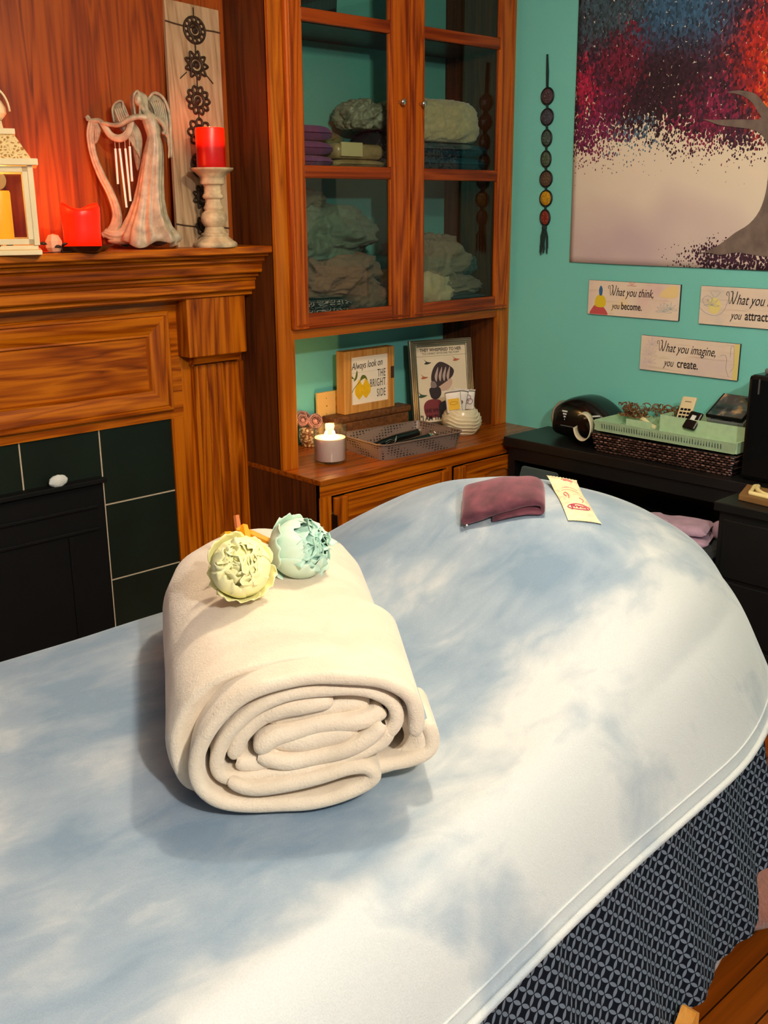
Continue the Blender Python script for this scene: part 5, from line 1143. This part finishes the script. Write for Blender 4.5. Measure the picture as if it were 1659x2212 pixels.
# white wavy vase
VX, VY = 3.245, 2.965
vase = thing('wavy_vase', 'cream ceramic bowl shaped vase with stacked wavy ridges holding small packets', 'vase', (VX, VY, CT))
prof_v = []; nr = 150
def vm(a, r, z, k):
    ph = z/.0155+.62*sin(3*a+1.0)+.34*sin(5*a+2.2)
    saw = ph % 1.0
    return r*(1+.085*(saw**1.5)-.03), 0
for k in range(nr+1):
    t = k/nr; prof_v.append((.038+.046*sin(pi*min(1, .08+t*.80))**.8, .112*t))
prof_v += [(prof_v[-1][0]-.006, .112), (.05, .08), (.0001, .078)]
M().lathe(prof_v, (VX, VY, CT), 96, vm).obj('vase_body', plain('cream_ceramic', rgb(226, 212, 178), rough=.25, coat=.3), vase, smooth=True)
def packet(cx_, cy_, z0, w, h, ang, yaw, mat, label, extra):
    T = frame((cx_, cy_, z0), (cos(yaw), sin(yaw), 0), (0, 0, 1)) @ Matrix.Rotation(ang, 4, 'Z')
    t = thing('tea_packet', label, 'packet', (cx_, cy_, z0), 'packets standing in the wavy vase'); rows = []
    for i in range(13):
        u = i/12; row = []
        for j in range(15):
            v = j/14; th = .007*(max(0, sin(pi*u))**.5)*(max(0, sin(pi*min(1, max(0, (v-.06)/.86)))))**.5
            row.append((w*(u-.5)*(1+.05*abs(2*v-1)), h*v+.0015*sin(u*20)*(v > .93), th))
        rows.append(row)
    q = M().tf(T).grid(rows).grid([[(p[0], p[1], -p[2]) for p in r] for r in rows]); q.obj('sachet', mat, t, smooth=True)
    extra(t, T); return t
wht = plain('white_foil', rgb(240, 230, 220), rough=.4)
def exA(t, T):
    q = M().tf(T @ Matrix.Translation((0, 0, .0075))).box(-.024, .024, .016, .064, 0, .0006).obj('yellow_label', plain('yellow_print', rgb(240, 190, 50), rough=.5), t)
    M().tf(T @ Matrix.Translation((0, .045, .0085))).tube([(.016*cos(2*pi*k/20), .007*sin(2*pi*k/20), 0) for k in range(20)], .0008, 5, closed=True).obj('oval_mark', plain('ochre_print', rgb(150, 110, 20)), t)
def exB(t, T):
    q = M().tf(T @ Matrix.Translation((0, .045, .008)))
    for k in range(3): a = 2*pi*k/3+pi/2; q.tube([(.010*cos(a)+.012*cos(b2), .010*sin(a)+.012*sin(b2), 0) for b2 in [2*pi*j/18 for j in range(18)]], .0011, 5, closed=True)
    q.obj('knot_mark', plain('plum_print', rgb(120, 30, 70)), t)
packet(VX-.052, VY-.010, CT+.098, .066, .100, .14, -.75, wht, 'white packet with yellow square label standing left in the wavy vase', exA)
packet(VX-.012, VY+.012, CT+.100, .062, .096, -.16, -.75, wht, 'plain white packet standing in the middle of the wavy vase', lambda t, T: M().tf(T @ Matrix.Translation((.01, .04, .0078))).ball((0, 0, 0), (.006, .009, .0006), 10, 6).obj('small_mark', plain('brown_print', rgb(120, 80, 50)), t))
packet(VX+.030, VY-.004, CT+.100, .058, .090, -.05, -.75, wht, 'white packet with plum coloured knot emblem standing right in the wavy vase', exB)
# ------------------------------------------------------------------ desk corner
DZ = .73
dk = thing('desk', 'black laminate desk along the teal wall with a thick top', 'desk', (3.4, 1.8, 0))
M().box(3.262, 3.562, 1.62, 2.742, .690, DZ, .003).obj('desk_top', dark_wood, dk)
M().box(3.29, 3.562, 2.70, 2.735, 0, .69).obj('side_panel', dark_wood, dk); M().box(3.53, 3.562, 1.62, 2.70, .25, .69).obj('back_panel', dark_wood, dk)
M().box(3.275, 3.30, 1.62, 2.70, .635, .69).obj('apron', dark_wood, dk)
sc_ = thing('side_cabinet', 'black low cabinet beside the desk carrying the computer tower', 'cabinet', (3.3, 1.2, 0))
M().box(2.985, 3.562, .75, 1.615, .70, DZ, .003).obj('top', dark_wood, sc_); M().box(3.0, 3.562, .77, 1.60, 0, .70).obj('body', dark_wood, sc_)
for k in range(3): M().box(2.992, 3.0, .79, 1.58, .06+.21*k, .255+.21*k, .002).obj('drawer', dark_wood, sc_)
# dark bench under the desk
bench = fab('dark_teal_cloth', rgb(24, 32, 36), var=.25, vscale=6)
bn = thing('storage_bench', 'very dark teal upholstered bench pushed under the desk', 'bench', (3.1, 2.1, 0))
M().box(2.86, 3.27, 1.63, 2.66, 0, .50, .02).obj('body', bench, bn); M().box(2.85, 3.272, 1.625, 2.67, .502, .55, .02).obj('seat_pad', bench, bn)
q = M().tf(frame((3.10, 2.52, .556), (0, -1, 0), (.35, 0, .94))); q.box(0, .17, 0, .112, 0, .03, .01)
q.obj('cushion', fab('slate_cushion', rgb(50, 66, 66)), label='slate grey flat cushion propped on the dark bench under the desk', cat='cushion')
# lilac folded cloth
lil = fab('lilac_velvet', rgb(178, 148, 170), var=.15, vscale=30)
lt_ = thing('folded_towel', 'lilac folded plush cloth lying on the dark bench beside the blanket', 'towel', (3.1, 1.75, .551))
def softslab(T, w, d, h, seed, fold=True, n=(26, 20)):
    rows = []
    q = M().tf(T); NU, NV = 36, n[1]
    for a in range(NU):
        th = 2*pi*a/NU; ex = abs(cos(th))**.4*(1 if cos(th) > 0 else -1); ez = abs(sin(th))**.6*(1 if sin(th) > 0 else -1); row = []
        for b2 in range(NV+1):
            t = b2/NV; m_ = min(t, 1-t); e = sqrt(max(0, 1-(1-m_*7)**2)) if m_ < 1/7 else 1
            nz = noise.noise(Vector((ex*2.2+seed, t*3.5, ez)))
            row.append((w/2*ex*(.92+.08*e)*(1+.05*nz), d*t+.006*nz, max(0, h/2+h/2*ez*max(e, .04)*(1+.35*nz))))
        rows.append(row)
    q.grid(rows, cv=True); return q
TL1 = Matrix.Translation((3.085, 1.665, .551)) @ Matrix.Rotation(.35, 4, 'Z')
softslab(TL1, .17, .20, .030, 1).obj('cloth_layer', lil, lt_, smooth=True)
softslab(Matrix.Translation((.0, .01, .031)) @ TL1, .155, .19, .034, 5).obj('cloth_layer', lil, lt_, smooth=True)
softslab(Matrix.Translation((-.03, .16, .040)) @ TL1 @ Matrix.Rotation(.5, 4, 'Z'), .11, .12, .034, 8).obj('cloth_layer', lil, lt_, smooth=True)
q = M(); Pq = [(TL1 @ Vector((.08+.026*cos(a)-.01, -.004+.00*a, .028+.022*sin(a)))) for a in [pi*1.6*k/14-.8 for k in range(15)]]
q.tube(Pq, [(.010, .022)]*15, 8); q.obj('curled_corner', lil, lt_, smooth=True)
# massager
ms = thing('foot_massager', 'glossy black rounded massager machine at the left end of the desk', 'massager', (3.47, 2.44, DZ))
q = M(); rows = []
for i in range(25):
    t = i/24; y = 2.590-.262*t; hh = .095+.085*sin(pi*min(1, .12+t*.80))**.7; row = []
    e = min(1, .80+.2*sin(pi*t)**.5)
    for j in range(32):
        a = 2*pi*j/32; ex = abs(cos(a))**.55*(1 if cos(a) > 0 else -1); ez = abs(sin(a))**.6*(1 if sin(a) > 0 else -1)
        row.append((3.462+.088*ex*e, y, DZ+.002+hh/2+hh/2*ez*e))
    rows.append(row)
q.grid(rows, cu=True); n0 = len(q.v); q.add(rows[0], [tuple(range(32))]); q.add(rows[-1], [tuple(range(32))]); q.obj('shell', black_g, ms, smooth=True, auto=60)
M().ball((3.455, 2.588, DZ+.085), (.070, .022, .062), 20, 12).obj('end_cap', plain('grey_brown_cap', rgb(132, 122, 104), rough=.5), ms, smooth=True)
dec = plain('white_decal', rgb(220, 226, 222), rough=.5)
q = M()
for k in range(4): q.box(3.3755, 3.3775, 2.530-.026+.004*k, 2.530-.004*k, DZ+.118-.011*k, DZ+.124-.011*k)
q.obj('striped_decal', dec, ms); M().box(3.3745, 3.3765, 2.46, 2.535, DZ+.060, DZ+.063).obj('grey_line', plain('grey_decal', rgb(90, 100, 98)), ms)
M().tube([(3.3745, 2.42, DZ+.105), (3.373, 2.38, DZ+.118), (3.374, 2.345, DZ+.124)], .0035, 6).obj('light_strip', dec, ms)
# wicker basket
wk, nt, b_ = newmat('dark_wicker'); v_ = coords(nt, (1, 48, 95)); br_ = N(nt, 'ShaderNodeTexBrick'); br_.inputs['Scale'].default_value = 1; br_.inputs['Mortar Size'].default_value = .2; br_.inputs['Brick Width'].default_value = 1; br_.inputs['Row Height'].default_value = .9
cx2 = N(nt, 'ShaderNodeSeparateXYZ'); cb2 = N(nt, 'ShaderNodeCombineXYZ'); L(nt, v_, cx2.inputs[0]); L(nt, cx2.outputs[1], cb2.inputs[0]); L(nt, cx2.outputs[2], cb2.inputs[1]); L(nt, cb2.outputs[0], br_.inputs['Vector'])
br_.inputs['Color1'].default_value = rgb(44, 26, 24); br_.inputs['Color2'].default_value = rgb(150, 112, 100); br_.inputs['Mortar'].default_value = rgb(18, 10, 10); L(nt, br_.outputs[0], b_.inputs['Base Color']); b_.inputs['Roughness'].default_value = .4
bk_ = thing('wicker_basket', 'dark woven wicker basket under the light green tray on the desk', 'basket', (3.41, 2.03, DZ))
q = M()
def wob_rect(x0, x1, y0, y1, r, z, ph): 
    base = rrect(x0, x1, y0, y1, r, z, 5); out = []
    P_ = bez([(p[0], p[1], p[2]) for p in base], 6, True)
    for k, p in enumerate(P_): out.append((p.x+.002*sin(k*1.3+ph), p.y+.002*cos(k*1.3+ph), p.z+.0012*sin(k*1.3+ph)))
    return out
for i in range(8): q.tube(wob_rect(3.315-.002*i, 3.525, 1.745-.002*i, 2.302+.002*i, .03, DZ+.006+.0092*i, i*pi), .0052, 6, closed=True)
q.prism([(p[0], p[1]) for p in rrect(3.318, 3.523, 1.75, 2.30, .03, 0)], .004, Matrix.Translation((0, 0, DZ+.001)))
q.obj('woven_sides', wk, bk_, smooth=True)
# light green tray and inner box
gm = plain('mint_card', rgb(176, 208, 168), rough=.6, var=.08, vscale=30); gt = thing('mint_tray', 'light mint green long shallow tray lying across the wicker basket', 'tray', (3.4, 2.03, .812))
q = M(); z0, z1 = .812, .852; xa, xb, ya, yb_ = 3.318, 3.535, 1.735, 2.318
q.box(xa, xb, ya, yb_, z0-.002, z0+.002)
q.add([(xa-.012, ya-.012, z1), (xa-.012, yb_+.01, z1), (xa, yb_, z0), (xa, ya, z0), (xa-.010, ya-.010, z1), (xa-.010, yb_+.008, z1), (xa+.002, yb_, z0+.001), (xa+.002, ya, z0+.001)], [(0, 1, 2, 3), (4, 7, 6, 5), (0, 4, 5, 1), (0, 3, 7, 4), (1, 5, 6, 2)])
q.box(xa, xb, ya-.010, ya, z0, z1).box(xa, xb, yb_, yb_+.010, z0, z1).box(xb-.002, xb, ya, yb_, z0, z1)
q.obj('tray_body', gm, gt)
q = M(); rr2 = random.Random(4)
for k in range(46):
    y = 2.29-.0112*k; h_ = rr2.uniform(.006, .020)
    q.add([(xa-.0092, y, z0+.028+h_*.3), (xa-.0092, y-.004, z0+.028), (xa-.0035, y-.002, z0+.010), (xa-.0035, y+.002, z0+.010)], [(0, 1, 2, 3)])
q.obj('feathered_print', plain('slate_green_print', rgb(74, 92, 84), rough=.8), gt).modifiers.new('t', 'SOLIDIFY').thickness = .0004
lp = thing('paper_loop', 'off white paper strip curled into a loop around the left end of the mint tray', 'paper', (3.33, 2.36, .79))
q = M(); rows = []
for k in range(29):
    a = 2*pi*k/28*.82+1.0; rows.append([(3.300+.050*(w_), 2.375+.042*cos(a)+.018*w_, .815+.055*sin(a)) for w_ in (0, .33, .66, 1)])
q.grid(rows); o = q.obj('strip', plain('ivory_paper', rgb(224, 214, 184), rough=.6), lp, smooth=True); o.modifiers.new('t', 'SOLIDIFY').thickness = .003
gb = thing('mint_box', 'small mint green open box on the tray holding the remote and cases', 'box', (3.44, 1.92, .815))
q = M(); q.box(3.40, 3.53, 1.745, 2.09, .8145, .818).box(3.40, 3.404, 1.745, 2.09, .818, .892).box(3.526, 3.53, 1.745, 2.09, .818, .892).box(3.404, 3.526, 1.745, 1.749, .818, .892).box(3.404, 3.526, 2.086, 2.09, .818, .892)
q.obj('box_walls', gm, gb)
q = M().box(3.34, 3.343, 2.09, 2.20, .815, .87).obj('angled_flap', gm, gb)
# remote
TR_ = frame((3.436, 2.045, .86), (0, -1, .03), (.25, -.12, .97)); rm = thing('remote_control', 'cream remote control with black buttons standing in the mint box', 'remote', (3.42, 2.0, .84))
M().tf(TR_).box(0, .060, -.015, .105, 0, .012, .008).obj('remote_body', plain('cream_plastic', rgb(232, 216, 172), rough=.4), rm)
q = M().tf(TR_)
for r_ in range(4):
    for c_ in range(3): q.box(.010+.015*c_, .021+.015*c_, .052-.014*r_, .060-.014*r_, .012, .0135)
q.obj('buttons', black_m, rm); M().tf(TR_).box(.018, .044, .084, .088, .012, .0125).obj('printed_strip', plain('grey_print', rgb(150, 140, 120)), rm)
# black gadget, dvd cases, scissors-like shoe clip, twigs
T_ = frame((3.404, 1.985, .872), (0, -1, -.1), (.5, -.2, .85)); gd_ = thing('black_gadget', 'small black rounded gadget with a white button leaning beside the cream remote', 'gadget', (3.42, 1.97, .85))
M().tf(T_).box(0, .052, -.02, .052, 0, .014, .010).obj('gadget_body', black_g, gd_); M().tf(T_).box(.016, .034, .016, .036, .014, .0155, .004).obj('white_button', dec, gd_)
dm, nt, b_ = newmat('dark_cover_print'); v_ = coords(nt, (14, 14, 14)); n_ = N(nt, 'ShaderNodeTexNoise'); n_.inputs['Detail'].default_value = 4; n_.inputs['Scale'].default_value = 1.4; L(nt, v_, n_.inputs['Vector']); rr = ramp(nt, [(.42, rgb(20, 24, 28)), (.56, rgb(70, 78, 80)), (.64, rgb(170, 130, 80)), (.75, rgb(190, 190, 184))]); L(nt, n_.outputs[0], rr.inputs[0]); L(nt, rr.outputs[0], b_.inputs['Base Color']); b_.inputs['Roughness'].default_value = .2; b_.inputs['Coat Weight'].default_value = .6
for i, (yy, zz) in enumerate([(1.900, .890), (1.905, .907)]):
    T_ = frame((3.408, yy, zz), (0, -1, .0), (.80, 0, .42)); t = thing('disc_case', ('lower grey edged disc case lying slanted in the mint box', 'upper dark disc case with glossy cover slanted in the mint box')[i], 'disc case', (3.41, yy, zz), 'disc cases in the mint box')
    M().tf(T_).box(0, .145, 0, .135, 0, .014, .002).obj('case', (plain('grey_case', rgb(110, 116, 114), rough=.3), black_m)[i], t); M().tf(T_).box(.008 if i else .014, .142, .003, .132, .0141, .0148).obj('cover_print', dm, t)
q = M(); q.tube(bez([(3.372, 2.155, .870), (3.366, 2.140, .872), (3.36, 2.11, .858), (3.355, 2.08, .850)], 4), [(.008, .004)]*13, 8); q.tube([(3.368, 2.148, .868), (3.364, 2.158, .848)], .003, 6)
q.obj('plastic_clip', plain('pale_cream_plastic', rgb(226, 218, 170), rough=.4), label='pale cream plastic clip lying on the edge of the mint tray', cat='clip')
cm_ = plain('copper_raffia', rgb(128, 84, 46), rough=.45, var=.5, vscale=80, metal=.2)
rr3 = random.Random(11)
for (ca, nn, lab, ex_) in (((3.46, 2.245, .872), 110, 'tangle of copper brown curled raffia behind the left of the mint tray', (.03, .05, .028)), ((3.50, 2.12, .89), 60, 'strip of copper brown raffia behind the mint box', (.015, .07, .012))):
    q = M()
    for k in range(nn):
        c = Vector(ca)+Vector((rr3.uniform(-1, 1)*ex_[0], rr3.uniform(-1, 1)*ex_[1], rr3.uniform(-1, 1)*ex_[2])); r_ = rr3.uniform(.008, .017); n1_ = Vector((rr3.uniform(-1, 1), rr3.uniform(-1, 1), rr3.uniform(-1, 1))).normalized(); n2_ = n1_.orthogonal().normalized(); a0 = rr3.uniform(0, 6)
        pts_ = [c+n1_*r_*cos(a0+.3*j)+n2_*r_*sin(a0+.3*j) for j in range(10)]
        for p_ in pts_: p_.x = min(p_.x, 3.556); p_.z = max(p_.z, .858)
        q.tube(pts_, (.0030, .0012), 5)
    q.obj('raffia', cm_, smooth=True, label=lab, cat='raffia', kind='stuff')
# computer tower
tw = thing('computer_tower', 'tall black computer tower with rounded corner at the right edge of the photo', 'computer', (3.4, 1.45, DZ))
M().box(3.302, 3.545, 1.30, 1.700, DZ+.004, 1.098, .014).obj('case', black_g, tw); M().box(3.2985, 3.3025, 1.655, 1.660, 1.035, 1.085).obj('status_strip', plain('dim_strip', rgb(70, 72, 72)), tw)
for yy in (1.34, 1.65): M().box(3.32, 3.53, yy-.02, yy+.02, DZ, DZ+.005).obj('foot', black_m, tw)
rt = thing('router', 'small dark grey router with vent slots on top of the computer tower', 'router', (3.42, 1.5, 1.1))
M().box(3.34, 3.51, 1.40, 1.665, 1.0985, 1.118, .006).obj('router_case', plain('router_grey', rgb(92, 98, 96), rough=.4), rt)
q = M()
for k in range(6): q.box(3.3385, 3.3405, 1.63-.03*k, 1.645-.03*k, 1.104, 1.111)
q.obj('vent_slot', black_m, rt)
# wooden tray with cream scroll ornament
wt = thing('scroll_plaque', 'brown wooden block with cream raised scroll ornament lying on the black cabinet', 'ornament', (3.08, 1.52, DZ))
TS = frame((3.052, 1.567, DZ+.001), (-.10, -.99, 0), (.93, .30, 0))
M().tf(TS).box(0, .22, 0, .15, 0, .020, .002).obj('wood_block', plain('brown_block', rgb(134, 98, 52), rough=.6, var=.2), wt)
q = M().tf(TS)
for pts_, r_ in (([(.035, .03), (.034, .07), (.033, .12), (.045, .132)], .007), ([(.030, .028), (.08, .028), (.15, .026), (.21, .030)], .008), ([(.045, .13), (.05, .09), (.075, .055), (.105, .05), (.12, .085), (.10, .11)], .009)): q.tube([(p.x, p.y, .026) for p in bez(pts_, 6)], r_, 8)
q.obj('cream_scroll', plain('cream_enamel', rgb(244, 226, 160), rough=.5), wt, smooth=True)

# ------------------------------------------------------------------ things on the table
# mauve folded velvet cloth
vel, nt, b_ = newmat('mauve_velvet'); v_ = coords(nt, (1, 1, 1)); n_ = N(nt, 'ShaderNodeTexNoise'); n_.inputs['Scale'].default_value = 24; n_.inputs['Detail'].default_value = 3; L(nt, v_, n_.inputs['Vector']); rr = ramp(nt, [(.35, rgb(70, 28, 42)), (.65, rgb(112, 54, 68))]); L(nt, n_.outputs[0], rr.inputs[0]); L(nt, rr.outputs[0], b_.inputs['Base Color']); b_.inputs['Roughness'].default_value = .8; b_.inputs['Sheen Weight'].default_value = .4; b_.inputs['Sheen Tint'].default_value = (1, .7, .75, 1)
PU, PN = Vector((.60, -.80, 0)), Vector((.80, .60, 0)); PO = Vector((1.572, 1.432, 0))
def PW(u, v, a): 
    p = PO+PU*u+PN*a; return Vector((p.x, p.y, max(surf(p.x, p.y)+.003, surf(p.x, p.y)*1.0)+v))
ec = thing('folded_pouch', 'mauve purple velvet cloth folded over once, lying on the raised end of the blanket', 'cloth', (1.70, 1.42, 1.02))
def slabband(path, ths, depth, mat, name, skew=0.0, seed=0):
    P = bez(path, 6); n = len(P); q = M(); rows = []
    for i, p in enumerate(P):
        tg = (P[min(i+1, n-1)]-P[max(i-1, 0)]).normalized(); nm = Vector((-tg.y, tg.x, 0)); u_ = i/(n-1)*(len(ths)-1); k = min(int(u_), len(ths)-2); t = ths[k]+(ths[k+1]-ths[k])*(u_-k)
        e = 1 if 2 < i < n-3 else (.45, .8, .95)[min(i, n-1-i)]; row = []
        for side in range(30):
            # closed loop: top front->back, bottom back->front with rounded ends
            a = 2*pi*side/30; ca = cos(a); sa = sin(a); ex = abs(ca)**.35*(1 if ca > 0 else -1); dd = depth*.5*(1+ex); sn_ = abs(sa)**.6*(1 if sa > 0 else -1)
            nz = noise.noise(Vector((p.x*22+seed, dd*20, sn_*.6)))
            row.append(PW(p.x+nm.x*t*e*sn_+skew*dd, max(.001, p.y+nm.y*t*e*sn_*(1+.4*nz)), dd+.004*nz))
        rows.append(row)
    q.grid(rows, cu=True); q.obj(name, mat, ec, smooth=True)
slabband([(.0, .020), (.03, .024), (.07, .027), (.11, .030), (.145, .031), (.168, .024), (.172, .012)], [.017, .0185, .018, .016, .012, .007, .005], .118, vel, 'upper_fold', -.06)
slabband([(.172, .018), (.168, .007), (.14, .009), (.11, .008), (.08, .006), (.066, .005)], [.005, .006, .007, .0065, .006, .004], .112, vel, 'lower_fold', -.04, 4)
M().ball(PW(.012, .012, -.003), (.0022, .0022, .0022), 8, 6).obj('bead', dec, ec)
# tea bag packet
A0 = Vector((1.700, 1.247, 0)); AU = Vector((.145, .170, 0)).normalized(); AV = Vector((.76, -.65, 0))
sk = thing('tea_packet', 'cream paper tea packet with pink print lying on the blanket beside the mauve cloth', 'packet', (1.78, 1.31, 1.02))
rows = []; NU_, NV_ = 44, 20
def skp(u, v, th):
    p = A0+AU*(u*.235)+AV*((v)*.066*(1+.10*(abs(2*u-1)**8))); z = surf(p.x, p.y)+.004+th+.016*sstep(.55, 1.0, u)
    return Vector((p.x, p.y, z))
def thk(u, v): return .0075*(max(0, sin(pi*min(1, max(0, (u-.09)/.82)))))**.4*(max(0, sin(pi*v)))**.6+(.0009*sin(v*60) if u < .09 or u > .91 else 0)
rows = [[skp(i/NU_, j/NV_, thk(i/NU_, j/NV_)) for j in range(NV_+1)] for i in range(NU_+1)]; rows2 = [[skp(i/NU_, j/NV_, -.0005) for j in range(NV_+1)] for i in range(NU_+1)]
pm_, nt, b_ = newmat('cream_packet'); v_ = coords(nt, (40, 40, 12)); n_ = N(nt, 'ShaderNodeTexNoise'); n_.inputs['Scale'].default_value = 1; n_.inputs['Distortion'].default_value = 1.5; L(nt, v_, n_.inputs['Vector']); rr = ramp(nt, [(.35, rgb(226, 196, 168)), (.5, rgb(240, 224, 180)), (.7, rgb(246, 234, 196))]); L(nt, n_.outputs[0], rr.inputs[0]); L(nt, rr.outputs[0], b_.inputs['Base Color']); b_.inputs['Roughness'].default_value = .45
q = M().grid(rows).grid(rows2); q.obj('packet', pm_, sk, smooth=True)
pinki = plain('pink_print', rgb(190, 60, 96), rough=.6)
def on(u, v): return skp(u, v, thk(u, v)+.0010)
q = M(); q.tube([on(.20+.055*sin(a)*.8, .5+.36*cos(a)) for a in [2*pi*k/40 for k in range(40)]], .0010, 5, closed=True); q.obj('oval_outline', pinki, sk)
q = M()
for k, (gl) in enumerate([[(.01, .06), (.05, .02), (.05, .10), (.01, .10), (.01, .02), (-.05, .06), (-.06, 0)], [(.07, 0), (-.02, 0), (.02, .04), (.03, .09), (-.02, .10)], [(.03, 0), (-.02, 0), (.02, .03), (.03, .08), (-.02, .09)], [(.03, 0), (-.02, 0), (.03, .04), (-.0, .06), (.03, .09), (-.02, .12)]]):
    q.tube([on(.195+a*.62, .24+.135*k+b2*1.0) for a, b2 in gl], .0011, 5)
q.obj('brand_lettering', pinki, sk)
q = M()
for pts_ in ([(.84, .40), (.87, .48), (.84, .55), (.88, .60), (.86, .70), (.83, .78)], [(.82, .45), (.83, .6), (.82, .75)], [(.40, .25), (.46, .20), (.50, .28), (.44, .34), (.36, .30)], [(.30, .70), (.36, .78), (.40, .68)], [(.56, .2), (.60, .5), (.57, .8)], [(.62, .25), (.66, .5), (.63, .8)]): q.tube([on(p.x, p.y) for p in bez(pts_, 5)], .0011 if pts_[0][0] > .8 or pts_[0][0] in (.40, .30) else .0004, 5)
q.obj('swirl_print', plain('rose_print', rgb(214, 120, 120), rough=.6), sk)

# flowers on the roll
def peony(name, c, D, R, mat, mat_in, label, seed, up=(0, 0, 1)):
    D = Vector(D).normalized(); Y_ = (Vector(up)-D*D.dot(Vector(up))).normalized(); X_ = Y_.cross(D)
    T = Matrix(((X_.x, Y_.x, D.x, c[0]), (X_.y, Y_.y, D.y, c[1]), (X_.z, Y_.z, D.z, c[2]), (0, 0, 0, 1)))
    t = thing(name, label, 'flower', c, 'peonies on the rolled blanket'); rnd = random.Random(seed)
    def petal(q, ph0, hw, r, th0, th1, ruff, curl=0, sd=0, nu=16, nv=14, tip=0):
        rows = []
        for i in range(nv+1):
            v = i/nv; th = th0+(th1-th0)*v; row = []
            for j in range(nu+1):
                s_ = 2*j/nu-1; w = hw*(sin(pi*(.18+.62*v))**.7 if v < 1 else .6); ph = ph0+s_*w
                edge = max(0, v-.55)/.45; rr_ = r*(1+ruff*edge*(sin(s_*9+sd)*.6+sin(s_*17+sd*2)*.4)+.02*noise.noise(Vector((s_*2, v*2, sd))))
                rr_ *= 1+curl*edge**2; th_ = th+tip*edge*abs(s_)**2+.06*edge*sin(s_*7+sd*3)
                row.append((rr_*sin(th_)*cos(ph), rr_*sin(th_)*sin(ph), rr_*cos(th_)))
            rows.append(row)
        q.grid(rows)
    q = M().tf(T)
    for k, (pa, pth) in enumerate(((.5, 1.75), (1.75, 1.32), (3.0, 2.0), (4.2, 1.45), (5.3, 1.60))): petal(q, pa+seed*.13, .80, R*1.03, 2.8, pth, .035, .13, k+seed)
    o = q.obj('guard_petals', mat, t, smooth=True); o.modifiers.new('t', 'SOLIDIFY').thickness = .0012
    q = M().tf(T)
    for k in range(6): petal(q, k*2*pi/6+.9, .80, R*(.97-.012*(k % 3)), 2.5, .72+rnd.uniform(-.26, .24), .03, -.03, k*2+seed, tip=.12)
    o = q.obj('cupped_petals', mat, t, smooth=True); o.modifiers.new('t', 'SOLIDIFY').thickness = .0012
    q = M().tf(T)
    q.ball((0, 0, R*.12), (R*.72, R*.72, R*.55), 20, 12)
    for k in range(26):
        a = rnd.uniform(0, 2*pi); rr_ = R*sqrt(rnd.uniform(.0, .52)); bx_, by_ = rr_*cos(a), rr_*sin(a); w_ = R*rnd.uniform(.26, .46); ta = a+rnd.uniform(-.9, .9)+pi/2; rows = []
        hgt = R*(.96-.34*(rr_/R)**2+rnd.uniform(-.10, .05))
        for i in range(7):
            v = i/6; row = []
            for j in range(11):
                s_ = 2*j/10-1; off = .10*R*sin(s_*3.6+k)+.025*R*sin(s_*9+k*2)*v; lean = .22*R*v*v
                row.append((bx_+cos(ta)*w_*s_*(.6+.5*v)+cos(ta+pi/2)*(off+lean), by_+sin(ta)*w_*s_*(.6+.5*v)+sin(ta+pi/2)*(off+lean), R*.15+(hgt-R*.15)*v-.05*R*s_*s_))
            rows.append(row)
        q.grid(rows)
    o = q.obj('inner_petals', mat_in, t, smooth=True); o.modifiers.new('t', 'SOLIDIFY').thickness = .0010
    return t, T
ym = plain('pale_yellow_silk', rgb(250, 244, 186), rough=.8, var=.05, vscale=25); yi = plain('butter_silk', rgb(252, 246, 190), rough=.8, var=.06, vscale=40)
gm_ = plain('mint_silk', rgb(210, 232, 214), rough=.8, var=.05, vscale=25); gi = plain('mint_silk_inner', rgb(186, 222, 204), rough=.8, var=.1, vscale=40)
fy, Ty = peony('peony_flower', (.935, 1.345, 1.078), (-.42, -.62, .48), .052, ym, yi, 'pale yellow artificial peony bloom, left of the two on the rolled blanket', 3)
fg, Tg = peony('peony_flower', (1.078, 1.365, 1.074), (.05, -.72, .28), .055, gm_, gi, 'pale mint green artificial peony bloom, right of the two on the rolled blanket', 8)
stm = plain('orange_stem', rgb(226, 150, 10), rough=.4); stm2 = plain('cut_stem', rgb(200, 110, 50), rough=.6)
ca_, cb_ = Vector((.985, 1.42, 1.085)), Vector((1.03, 1.44, 1.105))
M().tube([Vector((.985, 1.395, 1.078)), Vector((1.005, 1.425, 1.092)), Vector((1.020, 1.452, 1.106))], [.009, .010, .0085], 6).obj('stem', stm, fy)
M().tube([Vector((1.010, 1.455, 1.105)), Vector((1.012, 1.462, 1.128))], [.006, .0055], 6).obj('cut_stem_tip', stm2, fg)
M().tube([Vector((1.050, 1.41, 1.080)), Vector((1.025, 1.435, 1.096)), Vector((1.008, 1.456, 1.104))], [.006, .007, .007], 6).obj('stem', stm, fg)
M().tube([Vector((.962, 1.41, 1.085)), Vector((.966, 1.43, 1.112))], [.008, .010], 4).obj('sepal', stm, fy)
